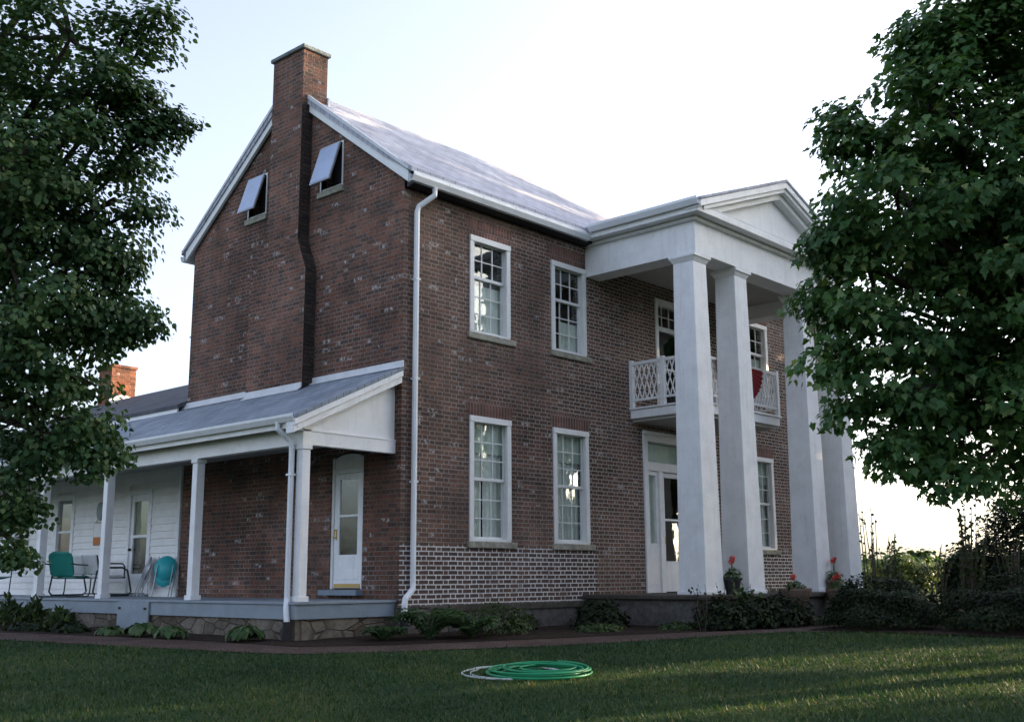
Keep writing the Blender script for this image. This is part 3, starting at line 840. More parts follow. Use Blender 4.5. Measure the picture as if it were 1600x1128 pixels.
# wing: clapboard wall with door and windows
WD = [(7.66, 8.62, .09, 2.24)]
WWn = [(11.05, 11.98, .62, 2.3), (13.3, 14.2, .62, 2.3)]
wm = MB(); bh = .145
def wing_gaps(z0, z1):
    ivs = [(6.62, 15.8)]
    for a, b, lo, hi in WD + WWn:
        if z1 > lo and z0 < hi:
            n = []
            for (p, q) in ivs:
                if b <= p or a >= q: n.append((p, q))
                else:
                    if p < a: n.append((p, a))
                    if q > b: n.append((b, q))
            ivs = n
    return ivs
z = .04
while z < 3.9:
    for p, q in wing_gaps(z, z + bh):
        wm.poly([(-.030, p, z), (-.030, q, z), (-.006, q, z + bh), (-.006, p, z + bh)])
        wm.poly([(-.030, p, z), (-.030, q, z), (.0, q, z), (.0, p, z)])
    z += bh
wm.build('wing_siding', M['siding'], house)
MB().box(-.045, .02, 6.56, 6.66, .04, 3.9).build('corner_board', M['white'], house, .004)
MB().box(.005, .1, 6.66, 7.66, -.6, 3.9).box(.005, .1, 8.62, 11.05, -.6, 3.9).box(.005, .1, 11.98, 13.3, -.6, 3.9).box(.005, .1, 14.2, 15.8, -.6, 3.9).box(.006, .1, 7.66, 8.62, 2.24, 3.9).box(.006, .1, 11.05, 11.98, 2.3, 3.9).box(.006, .1, 13.3, 14.2, 2.3, 3.9).box(.006, .1, 7.66, 8.62, -.6, .09).box(.006, .1, 11.05, 11.98, -.6, .62).box(.006, .1, 13.3, 14.2, -.6, .62).box(.1, 6, 15.7, 15.8, -.6, 3.9).box(5.9, 6, 6.56, 15.7, -.6, 3.9).box(.11, 5.9, 6.57, 15.7, -.2, .06).build('wing_wall', M['siding'], house)
WR = 2.62
MB().prism([(-.22, 3.86), (WR, 5.15), (WR * 2 + .9, 3.70), (WR * 2 + .9, 3.62), (WR, 5.05), (-.22, 3.78)], 'y', D + .002, 16.1).build('wing_roof', M['darkroof'], house)
MB().box(-.20, -.16, D + .05, 16.05, 3.66, 3.80).build('wing_fascia', M['trim'], house)
wc = MB().box(2.28, 2.98, 14.2, 14.9, 4.4, 6.0).box(2.25, 3.01, 14.17, 14.93, 6.0, 6.07).build('chimney', M['wingbrick'], house)
MB().prism([(2.24, 4.9), (3.03, 4.93), (3.03, 5.1), (2.9, 5.2), (2.6, 5.28), (2.24, 5.12)], 'y', 14.15, 14.199).build('chimney_flashing', M['white'], wc)
# wing door
a, b, lo, hi = WD[0]
w = MB().box(-.04, .08, a, a + .09, lo, hi).box(-.04, .08, b - .09, b, lo, hi).box(-.041, .08, a + .09, b - .09, hi - .10, hi).build('wing_door', M['white'], house, .004)
MB().box(-.0, .04, a + .09, a + .2, lo + .02, hi - .1).box(-.0, .04, b - .2, b - .09, lo + .02, hi - .1).box(0, .04, a + .2, b - .2, lo + .02, .5).box(0, .04, a + .2, b - .2, 2.0, 2.14).box(0, .04, a + .2, b - .2, 1.24, 1.30).build('door_leaf', M['white'], w)
MB().box(.015, .02, a + .2, b - .2, .5, 2.0).build('pane', M['glass'], w)
MB().box(.06, .065, a + .12, b - .12, 1.24, 2.1).build('blind', paint('yellow_blind', (.38, .36, .22), .9, .08), w)
MB().box(.08, .085, a + .1, b - .1, .1, 1.24).build('screen', paint('dark_screen', (.16, .13, .10), .8, .08), w)
MB().tube([(-.01, b - .145, 1.0), (-.06, b - .145, 1.0)], .028, 8).build('handle', M['black'], w)
MB().box(-.12, 0, a - .05, b + .05, .041, .09).build('doorstep', M['deck'], w)
for (a, b, lo, hi) in WWn:
    w = MB().box(-.04, .08, a, a + .12, lo, hi).box(-.04, .08, b - .12, b, lo, hi).box(-.041, .08, a + .12, b - .12, hi - .12, hi).box(-.06, .08, a - .03, b + .03, lo - .06, lo).box(0, .05, a + .12, b - .12, (lo + hi) / 2 - .025, (lo + hi) / 2 + .025).build('window', M['white'], house, .004)
    MB().box(.02, .025, a + .12, b - .12, lo, hi - .12).build('pane', M['glass'], w)
    MB().box(.05, .055, a + .12, b - .12, lo, hi - .5).build('curtain', paint('tan_curtain', (.34, .22, .15), .9, .1), w)


# ------------------------------------------------------------------ leaves
MAPLE = [(0, 0), (.16, -.02), (.34, .06), (.30, .16), (.50, .34), (.38, .38), (.36, .46), (.20, .50), (.24, .70), (.12, .70), (0, 1.0), (-.12, .70), (-.24, .70), (-.20, .50), (-.36, .46), (-.38, .38), (-.50, .34), (-.30, .16), (-.34, .06), (-.16, -.02)]
OVAL = [(0, 0), (.30, .12), (.44, .38), (.34, .68), (0, 1.0), (-.34, .68), (-.44, .38), (-.30, .12)]
LANCE = [(0, 0), (.12, .2), (.16, .5), (.08, .8), (0, 1.0), (-.08, .8), (-.16, .5), (-.12, .2)]
BLADE = [(-.022, 0), (.022, 0), (0, 1.0)]
SMALL = [(0, 0), (.34, .45), (0, 1.0), (-.34, .45)]


def unit(v): return v / np.maximum(np.linalg.norm(v, axis=-1, keepdims=True), 1e-9)


def leaves(name, mat, parent, C, Nn, Dd, S, tmpl, fold=.25, droop=.15):
    C = np.asarray(C, float); n = len(C)
    T = np.array(tmpl, float); k = len(T)
    Nn = unit(np.asarray(Nn, float)); Dd = np.asarray(Dd, float)
    Dd = unit(Dd - Nn * (Dd * Nn).sum(-1, keepdims=True)); X = np.cross(Dd, Nn)
    S = np.asarray(S, float).reshape(-1, 1, 1)
    tx = T[:, 0][None, :, None]; ty = T[:, 1][None, :, None]; tzz = (np.abs(T[:, 0]) * fold - T[:, 1] ** 2 * droop)[None, :, None]
    V = C[:, None, :] + S * (tx * X[:, None, :] + ty * Dd[:, None, :] + tzz * Nn[:, None, :])
    me = bpy.data.meshes.new(name)
    me.vertices.add(n * k); me.vertices.foreach_set('co', V.astype(np.float32).ravel())
    me.loops.add(n * k); me.loops.foreach_set('vertex_index', np.arange(n * k, dtype=np.int32))
    me.polygons.add(n); me.polygons.foreach_set('loop_start', np.arange(0, n * k, k, dtype=np.int32))
    me.update(calc_edges=True); me.validate()
    me.materials.append(mat)
    o = bpy.data.objects.new(name, me); col.objects.link(o)
    if parent: o.parent = parent
    return o


def sprays(centers, radii, per, size, rise=.35, flat=.55, out_from=None):
    """leaf positions, normals and directions for clumps of leaves round each centre"""
    C = []; Nn = []; Dd = []; S = []
    for c, r in zip(centers, radii):
        n = max(3, int(per * (r / .35) ** 2))
        d = unit(rng.normal(size=(n, 3))); rad = r * rng.uniform(.15, 1, (n, 1)) ** .5
        off = d * rad * np.array([1, 1, flat])
        off[:, 2] -= .25 * (off[:, 0] ** 2 + off[:, 1] ** 2) / max(r, .05)
        o = unit(c - out_from) if out_from is not None else np.zeros(3)
        C.append(c + off)
        Nn.append(unit(np.array([0, 0, .75]) + o * .45 + d * .45 + rng.normal(0, .38, (n, 3))))
        Dd.append(unit(d * np.array([1, 1, .3]) + o * .5 + np.array([0, 0, -.55]) + rng.normal(0, .3, (n, 3))))
        S.append(size * rng.uniform(.6, 1.25, n))
    return np.concatenate(C), np.concatenate(Nn), np.concatenate(Dd), np.concatenate(S)


M['maple'] = leafmat('maple_leaf', [(0, (0.036, 0.096, 0.036)), (0.4, (0.062, 0.142, 0.05)), (0.75, (0.096, 0.186, 0.072)), (0.95, (0.156, 0.24, 0.102)), (1, (0.24, 0.288, 0.108))], .40)
M['linden'] = leafmat('linden_leaf', [(0, (0.024, 0.065, 0.03)), (0.45, (0.043, 0.095, 0.041)), (0.85, (0.07, 0.128, 0.057)), (1, (0.128, 0.169, 0.074))], .32)
M['shade'] = leafmat('shade_leaf', [(0, (.02, .05, .014)), (1, (.05, .09, .024))], .2)
M['bark'] = mulch('bark', (.030, .024, .019), (.062, .050, .040), (.11, .092, .075))
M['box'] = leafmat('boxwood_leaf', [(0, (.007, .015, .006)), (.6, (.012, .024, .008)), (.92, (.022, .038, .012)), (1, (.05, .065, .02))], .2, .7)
M['shrub'] = leafmat('shrub_leaf', [(0, (.022, .045, .016)), (.6, (.040, .070, .024)), (1, (.085, .115, .04))], .35)
M['hosta'] = leafmat('hosta_leaf', [(0, (.035, .075, .025)), (.6, (.060, .115, .042)), (1, (.13, .18, .09))], .3)
M['fern'] = leafmat('fern_leaf', [(0, (.035, .078, .030)), (.6, (.060, .120, .048)), (1, (.11, .17, .08))], .3)
M['grass'] = leafmat('grass_blade', [(0, (.016, .046, .016)), (.5, (.028, .066, .022)), (.85, (.050, .085, .028)), (1, (.14, .13, .06))], .3, .6, big=.42)
M['red'] = leafmat('red_petal', [(0, (.50, .035, .03)), (1, (.72, .08, .07))], .2)
M['stem'] = paint('woody_stem', (.085, .065, .050), .8, .15)


def limb(mb, p, q, r0, r1, sag=0.0, n=7, k=7, wob=.04):
    p = np.array(p, float); q = np.array(q, float); L = np.linalg.norm(q - p)
    pts = []
    for i in range(n):
        t = i / (n - 1)
        a = p * (1 - t) + q * t
        a[2] += sag * L * math.sin(math.pi * t)
        if 0 < i < n - 1: a = a + rng.normal(0, wob * L * .25, 3)
        pts.append(a)
    mb.tube(pts, [r0 + (r1 - r0) * i / (n - 1) for i in range(n)], k)
    return pts


def tree(name, label, cat, base, fork, crown, mat, size, tmpl, per, clump_r, trunk_r, group=None, density=1.0, extra=None):
    root = empty(name, tuple(base), 0, label, cat, group)
    B = np.array(base, float)
    mb = MB()
    limb(mb, (0, 0, -.3), np.array(fork) - B, trunk_r, trunk_r * .72, 0, 7, 12, .02)
    cs = []; rs = []; F = np.array(fork)
    for (c, r) in crown:
        c = np.array(c, float)
        limb(mb, F - B, c - B, trunk_r * .42 * min(1, r / 1.0 + .2), .018, .06, 8, 6, .06)
        n = max(4, int(density * 26 * (r / 1.0) ** 2.3))
        for _ in range(n):
            d = unit(rng.normal(size=3)); rr = r * rng.uniform(.15, 1) ** .45
            cs.append(c + d * rr * np.array([1, 1, .92])); rs.append(clump_r * rng.uniform(.7, 1.25))
        for j in range(4):
            k = rng.integers(len(cs) - n, len(cs))
            limb(mb, c - B, cs[k] - B, .03, .007, .0, 5, 5, .08)
    if extra:
        for c, r in extra: cs.append(np.array(c)); rs.append(r)
    mb.build('trunk', M['bark'], root, smooth=True)
    cs = np.array(cs)
    cen = cs.mean(0)
    C, Nn, Dd, S = sprays(cs, rs, per, size, out_from=cen)
    print(name, len(C))
    leaves('crown', mat, root, C - B, Nn, Dd, S, tmpl)
    return root


# maple on the right, standing just beyond the picture's edge and reaching in
def crownlist(lst): return [(at(px, py, d), r) for px, py, d, r in lst]
mp = crownlist([
    (1520, 40, 11.9, .72), (1455, 175, 12.0, .78), (1400, 290, 11.8, .80), (1358, 420, 12.0, .66), (1360, 520, 12.3, .62),
    (1425, 610, 12.0, .62), (1462, 690, 12.3, .52), (1500, 745, 12.0, .36), (1345, 340, 12.1, .45),
    (1335, 165, 12.2, .30), (1315, 235, 12.1, .28), (1440, 60, 12.3, .28), (1302, 395, 11.9, .23), (1298, 450, 12.2, .25), (1310, 560, 12.0, .28), (1345, 640, 12.2, .25), (1395, 715, 12.1, .25),
    (1590, 120, 12.6, 1.1), (1560, 300, 12.3, 1.05), (1520, 470, 12.6, 1.0), (1570, 620, 12.3, .95), (1590, 735, 12.9, .5),
    (1640, 420, 11.7, 1.1), (1720, 250, 12.4, 1.4), (1750, 560, 12.6, 1.3), (1640, 0, 12.2, 1.1), (1500, 620, 13.3, .7), (1480, 380, 13.2, .9), (1450, 230, 13.1, .7), (1850, 400, 12.5, 1.5), (1800, 80, 12.5, 1.4), (1700, 700, 13.2, .8), (1650, -180, 12.5, 1.5)])
mb_ = at(1690, 900, 12.9)
tree('maple_tree', 'big green maple with broad lobed leaves overhanging the hedges right of the columns', 'tree', (mb_[0], mb_[1], float(tz(mb_[0], mb_[1]))), at(1690, 640, 12.9), mp, M['maple'], .105, MAPLE, 108, .33, .24, density=1.25)

lt = crownlist([
    (110, 60, 10.4, .85), (165, 150, 10.4, .62), (120, 285, 10.6, .85), (100, 430, 10.5, .80), (80, 530, 10.5, .70), (60, 630, 10.6, .62), (0, 745, 10.5, .38), (-5, 830, 10.6, .30),
    (205, 38, 10.5, .28), (248, 18, 10.5, .11), (182, 160, 10.3, .34), (215, 150, 10.4, .15), (203, 212, 10.5, .37), (245, 205, 10.5, .19), (275, 190, 10.5, .07), (180, 312, 10.5, .33), (222, 322, 10.6, .11),
    (160, 390, 10.5, .30), (185, 400, 10.6, .12), (150, 460, 10.5, .30), (150, 515, 10.4, .26), (190, 512, 10.4, .14), (222, 503, 10.4, .07), (118, 590, 10.5, .32), (140, 665, 10.4, .22), (130, 710, 10.4, .26), (172, 710, 10.4, .17), (45, 785, 10.5, .12), (35, 690, 10.6, .34), (30, 860, 10.5, .12),
    (0, 150, 10.9, 1.0), (0, 380, 10.9, 1.0), (-20, 580, 10.9, .8), (-60, 250, 10.8, 1.0), (-70, 760, 10.8, .45), (80, -100, 10.8, .9), (30, 250, 10.0, .8), (40, 470, 10.0, .6)])
lb_ = at(-210, 900, 10.9)
tree('linden_tree', 'dense green tree with small rounded leaves hanging in front of the side porch', 'tree', (lb_[0], lb_[1], float(tz(lb_[0], lb_[1]))), at(-190, 640, 10.9), lt, M['linden'], .056, OVAL, 225, .27, .22, density=1.4)

# tall trees off to the right, which keep the evening sun off the house and most of the lawn
def shade_tree(x, y, h, r, label, density=1.0, bottom=2.6):
    b = (x, y, float(tz(x, y)))
    cr = []
    n = int(9 * density)
    for i in range(n):
        z = b[2] + bottom + (h - bottom - 1.5) * (i + .5) / n
        k = math.sin(math.pi * min(1, max(0.12, (z - b[2]) / h * .95 + .05))) ** .5
        a = i * 2.4
        cr.append(((x + math.cos(a) * r * .52 * k, y + math.sin(a) * r * .52 * k, z), r * .56 * k))
    tree('shade_tree', label, 'tree', b, (x, y, b[2] + bottom + .8), cr, M['shade'], .36, OVAL, 9, .62, .30, 'trees beyond the right edge of the lawn', density=.36)


shade_tree(24, -8.8, 18.5, 5.2, 'tall broad tree standing right of the house beyond the portico')
shade_tree(31, -12.2, 16, 5.2, 'tallest tree at the back of the row right of the lawn')
shade_tree(21.5, -23.6, 11, 4.9, 'wide tree at the near end of the row right of the lawn')
shade_tree(33, -5.0, 14, 4.2, 'narrow tree at the far end of the row right of the house')
shade_tree(15.5, -25.5, 8.5, 4.2, 'short tree in front of the row right of the lawn')

shade_tree(25.5, -17.6, 17, 4.6, 'tall tree with a high crown at the middle of the row right of the lawn', 1.0, 7.7)
shade_tree(24.3, -17.2, 4.9, 2.9, 'low bushy tree filling the foot of the gap in the row right of the lawn', 1.4, .7)
shade_tree(19.6, -18.2, 4.6, 2.4, 'lowest bushy tree nearest the lawn in the row on the right', 1.2, .7)

# ------------------------------------------------------------------ plants
def ground_z(x, y): return float(tz(x, y))


def leafy(name, label, cat, x, y, rx, ry, h, n, size, tmpl, mat, group=None, stems=6, z=None, hollow=.5, up=.5, stem_part='stem'):
    b = np.array((x, y, ground_z(x, y) + .015 if z is None else z))
    root = empty(name, tuple(b), 0, label, cat, group)
    d = unit(rng.normal(size=(n, 3))); d[:, 2] = np.abs(d[:, 2])
    bump = 1 + .16 * np.sin(d[:, :1] * 5 + x) * np.cos(d[:, 1:2] * 6 + y) + .10 * np.sin(d[:, 2:3] * 9 + d[:, :1] * 7)
    rad = rng.uniform(hollow, 1, (n, 1)) ** .6 * bump
    P = d * rad * np.array([rx, ry, h * .9]) + np.array([0, 0, h * .08])
    nn = unit(d * .8 + np.array([0, 0, up]) + rng.normal(0, .45, (n, 3)))
    dd = unit(d + rng.normal(0, .5, (n, 3)) + np.array([0, 0, .25]))
    leaves('foliage', mat, root, P, nn, dd, size * rng.uniform(.6, 1.3, n), tmpl)
    m = MB()
    for i in range(stems):
        a = rng.uniform(0, 6.28); k = rng.uniform(.3, .8)
        m.tube([(0.03 * math.cos(a), .03 * math.sin(a), -.03), (rx * k * .5 * math.cos(a), ry * k * .5 * math.sin(a), h * .45), (rx * k * math.cos(a), ry * k * math.sin(a), h * .8)], [.012, .008, .004], 5)
    m.build(stem_part, M['stem'], root)
    return root


def rosette(name, label, cat, x, y, r, h, n, size, tmpl, mat, group=None):
    b = np.array((x, y, ground_z(x, y) + .01)); root = empty(name, tuple(b), 0, label, cat, group)
    a = rng.uniform(0, 6.283, n); k = rng.uniform(.25, 1, n)
    dirs = np.stack([np.cos(a), np.sin(a), .9 - 1.2 * k], 1)
    P = np.stack([np.cos(a) * r * .55 * k, np.sin(a) * r * .55 * k, h * (.95 - .45 * k)], 1)
    nn = unit(np.stack([np.cos(a) * k * .7, np.sin(a) * k * .7, np.ones(n)], 1) + rng.normal(0, .15, (n, 3)))
    leaves('foliage', mat, root, P, nn, dirs, size * rng.uniform(.7, 1.2, n), tmpl, .35, .45)
    m = MB()
    for i in range(min(n, 14)):
        m.tube([(0, 0, -.02), (P[i][0] * .6, P[i][1] * .6, P[i][2] * .8), tuple(P[i])], [.008, .006, .004], 4)
    m.build('stem', M['hosta'], root)
    return root


g_h = 'leafy plants in the bed along the porch'
rosette('hosta', 'low broad leaved hosta beside the porch corner drainpipe', 'plant', -2.42, .62, .42, .26, 110, .135, OVAL, M['hosta'], g_h)
rosette('hosta', 'small hosta second from the porch corner in the bed below the porch', 'plant', -2.78, 2.05, .38, .22, 90, .12, OVAL, M['hosta'], g_h)
rosette('hosta', 'hosta third from the porch corner with a loose wide rosette', 'plant', -2.80, 2.85, .44, .24, 100, .125, OVAL, M['hosta'], g_h)
rosette('hosta', 'flat hosta left of the grey access panel under the porch', 'plant', -2.88, 3.7, .36, .16, 80, .12, OVAL, M['hosta'], g_h)
for (x, y, h, lb) in ((-2.72, 5.75, .30, 'low spiky green plant just left of the grey panel'), (-2.75, 6.75, .48, 'tall spiky green plant before the pale stone in the porch base'), (-2.85, 7.6, .55, 'tallest upright green plant at the far left of the porch bed'), (-2.9, 8.5, .42, 'upright green plant at the left end of the porch bed')):
    leafy('border_plant', lb, 'plant', x, y, .22, .26, h, 260, .16, LANCE, M['shrub'], 'spiky plants in the bed along the porch', up=-.2)
for (x, y, r, lb) in ((-2.95, 5.0, .3, 'low dark green mat below the grey access panel'), (-3.05, 6.2, .35, 'low dark green mat in front of the spiky plants')):
    leafy('ground_cover', lb, 'plant', x, y, r, r * 1.5, .16, 420, .07, OVAL, M['box'], 'low mats in the bed along the porch')


def fern(x, y, r, h, n, label):
    b = np.array((x, y, ground_z(x, y) + .01)); root = empty('fern', tuple(b), 0, label, 'fern', 'ferny plants at the house corner')
    P = []; Dn = []; Nn = []; m = MB()
    for i in range(n):
        a = rng.uniform(0, 6.283); L = rng.uniform(.6, 1) * r * 1.35; hh = h * rng.uniform(.6, 1.05)
        pts = []
        for t in np.linspace(0, 1, 9):
            pts.append((math.cos(a) * L * t, math.sin(a) * L * t, hh * (1.9 * t - 1.25 * t * t) * 1.25))
        m.tube(pts, [.005] * 9, 4, cap=False)
        for j in range(2, 9):
            for q in np.linspace(0, 1, 3):
                p = np.array(pts[j - 1]) * (1 - q) + np.array(pts[j]) * q
                for sg in (-1, 1):
                    P.append(p); Dn.append((-math.sin(a) * sg + .4 * math.cos(a), math.cos(a) * sg + .4 * math.sin(a), rng.normal(-.1, .2))); Nn.append((rng.normal(0, .2), rng.normal(0, .2), 1))
    leaves('foliage', M['fern'], root, P, Nn, Dn, rng.uniform(.06, .12, len(P)), LANCE)
    m.build('stem', M['fern'], root)


fern(-.42, -1.15, .50, .50, 46, 'large feathery green fern right of the corner downspout')
fern(.15, -1.45, .40, .36, 30, 'small drooping fern in front of the large corner fern')
fern(-1.0, -.78, .26, .22, 18, 'tiny light green fern tuft at the foot of the corner downspout')
leafy('low_shrub', 'dense dark shrub below the left front window', 'shrub', 1.05, -1.15, .62, .5, .52, 900, .085, LANCE, M['shrub'], 'low shrubs along the front of the house')
leafy('low_shrub', 'small shrub beside the loose pale stone', 'shrub', 2.0, -.75, .34, .3, .30, 380, .07, OVAL, M['box'], 'low shrubs along the front of the house')
for i, (x, y, rx, h, lb) in enumerate(((3.5, -1.3, .6, .36, 'dark low shrub below the right front window'), (4.35, -3.15, .45, .42, 'dark shrub at the left corner of the portico base'), (5.1, -3.3, .5, .46, 'rounded dark shrub below the first column'), (5.95, -3.35, .48, .40, 'rounded dark shrub between first and second columns'), (6.55, -3.3, .34, .34, 'rounded dark shrub below the second column'))):
    leafy('low_shrub', lb, 'shrub', x, y, rx, .42, h + .12, 1100, .07, OVAL, M['box'], 'low shrubs along the front of the house')
for (x, y, r, lb) in ((2.7, -1.9, .5, 'creeping green mat left of the portico'), (3.9, -2.6, .4, 'creeping green mat at the corner of the portico')):
    leafy('ground_cover', lb, 'plant', x, y, r, r * .7, .12, 500, .055, OVAL, M['shrub'], 'creeping mats along the front of the house')
tag(MB().lathe([(.0, -.05), (.16, -.03), (.19, .06), (.13, .14), (.04, .17)], 0, 0, 9).build('loose_stone', M['sill'], None), 'loose pale stone lying in the bed under the front windows', 'stone').location = (1.72, -.42, ground_z(1.72, -.42) + .04)


def weed(x, y, h, n, label, zb=None, mat='stem', leafn=7, group='thin weeds before the front door', name='weed', cat='weed', lm='shrub', spread=.25, ls=.05):
    z = ground_z(x, y) if zb is None else zb
    root = empty(name, (x, y, z), 0, label, cat, group)
    m = MB(); P = []; Dn = []
    for i in range(n):
        a = rng.uniform(0, 6.283); k = rng.uniform(.2, 1) * spread; hh = h * rng.uniform(.55, 1)
        b0 = np.array([rng.normal(0, .05), rng.normal(0, .05), -.03])
        t1 = np.array([math.cos(a) * k, math.sin(a) * k, hh]); mid = (b0 + t1) / 2 + rng.normal(0, .03, 3)
        m.tube([b0, mid, t1], [.0045 * (1 + h), .0035 * (1 + h), .002 * (1 + h)], 4)
        for j in range(leafn):
            t = rng.uniform(.3, 1.0); p = (mid * (1 - (t - .5) * 2) + t1 * (t - .5) * 2) if t > .5 else (b0 * (1 - 2 * t) + mid * 2 * t)
            P.append(p); Dn.append(rng.normal(size=3) + np.array([0, 0, .4]))
    m.build('stem', M[mat], root)
    leaves('foliage', M[lm], root, P, rng.normal(size=(len(P), 3)) + np.array([0, 0, .4]), Dn, ls * rng.uniform(.6, 1.3, len(P)), OVAL)
    return root


weed(3.95, -3.1, .85, 9, 'thin dry weed leftmost before the front door', lm='box')
weed(4.45, -3.2, .80, 10, 'thin dry weed before the left side of the first column', lm='box')
weed(6.35, -3.15, .72, 7, 'thin dry weed at the foot of the second column', lm='box')
weed(5.15, -3.25, .80, 12, 'leafy pale weed at the right foot of the first column', lm='hosta', leafn=16, ls=.09)

# hedges and shrubs on the right
gb = 'clipped dark hedges right of the portico'
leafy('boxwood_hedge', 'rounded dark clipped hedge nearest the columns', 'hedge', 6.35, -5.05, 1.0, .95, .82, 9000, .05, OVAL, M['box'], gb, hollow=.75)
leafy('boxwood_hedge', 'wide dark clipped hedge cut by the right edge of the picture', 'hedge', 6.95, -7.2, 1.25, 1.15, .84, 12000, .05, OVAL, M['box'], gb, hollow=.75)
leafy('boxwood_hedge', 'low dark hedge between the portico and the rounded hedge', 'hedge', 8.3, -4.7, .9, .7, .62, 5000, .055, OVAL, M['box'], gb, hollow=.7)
gt = 'twiggy shrubs behind the hedges'
tw = dict(group=gt, name='twiggy_shrub', cat='shrub')
weed(7.45, -4.45, 2.15, 9, 'slender leggy shrub beside the last column', leafn=14, spread=.20, ls=.05, **tw)
weed(8.1, -4.55, 1.65, 14, 'short leafy upright shrub just right of the slender shrub', leafn=26, spread=.22, ls=.055, **tw)
weed(8.9, -5.0, 1.45, 12, 'thin leggy shrub between the short upright shrub and the tall twiggy shrub', leafn=12, spread=.30, ls=.05, **tw)
weed(8.15, -5.95, 2.15, 30, 'tall bushy twiggy shrub rising between the two dark hedges', leafn=30, spread=.42, ls=.055, **tw)
weed(9.1, -6.35, 1.75, 16, 'leggy shrub at the right of the tall twiggy shrub', leafn=14, spread=.40, ls=.05, **tw)
leafy('evergreen_bush', 'big dark evergreen bush under the maple at the right edge', 'bush', 13.6, -5.5, 1.35, 1.4, 3.0, 17000, .07, OVAL, M['box'], None, hollow=.6)
leafy('evergreen_bush', 'lower dark bush left of the big evergreen bush', 'bush', 14.4, -3.7, .85, .85, 1.6, 5000, .085, OVAL, M['box'], None, hollow=.6)


# pots of red geraniums
def pot(x, y, z, r, h, mat, label, fl, urn=False, spread=.2, fh=.26):
    root = empty('potted_geranium', (x, y, z), 0, label, 'potted flower', 'potted red geraniums on the portico')
    if urn: prof = [(r * .62, 0), (r * .62, .04), (r * .34, .08), (r * .3, h * .35), (r * .55, h * .48), (r * .95, h * .8), (r * 1.08, h * .94), (r * 1.08, h), (r * .9, h), (r * .85, h * .93)]
    else: prof = [(r * .68, 0), (r * .95, h * .82), (r * 1.05, h * .83), (r * 1.05, h), (r * .92, h), (r * .9, h * .93)]
    MB().lathe(prof).build('pot', mat, root, smooth=False)
    n = 90
    d = unit(rng.normal(size=(n, 3))); d[:, 2] = np.abs(d[:, 2])
    P = d * rng.uniform(.4, 1, (n, 1)) * np.array([spread, spread, fh * .75]) + np.array([0, 0, h])
    leaves('foliage', M['hosta'], root, P, d + np.array([0, 0, .6]), rng.normal(size=(n, 3)) + d, rng.uniform(.05, .085, n), OVAL)
    m = MB()
    for (a, k, hh) in fl:
        c = np.array([math.cos(a) * k, math.sin(a) * k, h + hh])
        m.tube([(0, 0, h * .9), tuple(c)], .005, 4)
        q = 34; dd = unit(rng.normal(size=(q, 3)))
        leaves('flower', M['red'], root, c + dd * .038 * np.array([1.15, 1.15, .8]), dd, rng.normal(size=(q, 3)), rng.uniform(.03, .05, q), SMALL)
    m.build('stem', M['hosta'], root)


M['terra'] = paint('terracotta', (.17, .115, .09), .8, .15, dirt=(.22, .2, .18))
M['plastic'] = paint('black_plastic', (.022, .022, .024), .45, .1)
pot(5.60, -2.66, .062, .165, .30, M['plastic'], 'black pot of red geraniums between the first two columns', ((.5, .10, .30), (3.6, .09, .27), (5.2, .02, .34)))
pot(6.98, -3.16, ground_z(6.98, -3.16), .27, .66, M['terra'], 'brown pedestal urn with one red flower right of the second column', ((2.0, .03, .22), (2.9, .05, .19)), True, .2, .2)
pot(8.60, -3.2, ground_z(8.6, -3.2), .23, .64, M['terra'], 'brown urn of red geraniums right of the third column', ((3.6, .14, .26), (2.8, .10, .20), (0.3, .05, .22)), True, .24, .26)
pot(9.35, -2.75, .062, .18, .24, M['terra'], 'brown bowl of red geraniums on the floor before the last column', ((.6, .10, .38), (3.9, .08, .42), (2.2, .0, .36)), False, .2, .3)

# red fan of cloth on the balcony rail
root = empty('fan_bunting', (7.86, BY - .075, fz + .90), 0, 'dark red pleated fan of cloth hung on the front balcony railing', 'bunting')
m = MB(); N = 44
for k in range(N):
    a0, a1 = math.pi + math.pi * k / N, math.pi + math.pi * (k + 1) / N
    r0, r1 = .05, .90
    yo = lambda kk: (-.02 if kk % 2 else .012)
    m.poly([(r0 * math.cos(a0), 0, r0 * math.sin(a0)), (r1 * math.cos(a0), yo(k), r1 * .85 * math.sin(a0)), (r1 * math.cos(a1), yo(k + 1), r1 * .85 * math.sin(a1)), (r0 * math.cos(a1), 0, r0 * math.sin(a1))])
fb = m.build('cloth', paint('red_cloth', (.20, .018, .022), .85, .1), root)
sm = fb.modifiers.new('thickness', 'SOLIDIFY'); sm.thickness = .006
MB().box(-.92, .92, -.018, .006, -.01, .03).build('header_band', paint('cream_cloth', (.62, .58, .52), .85, .06), root)

# ------------------------------------------------------------------ porch furniture
M['green'] = paint('green_metal', (.02, .21, .17), .45, .12)
M['teal'] = paint('teal_metal', (.04, .42, .45), .45, .10)
M['tube'] = paint('dark_tube', (.035, .045, .05), .4, .1)
M['chrome'] = paint('grey_tube', (.34, .36, .37), .35, .1, .5, .6)
PF = .042


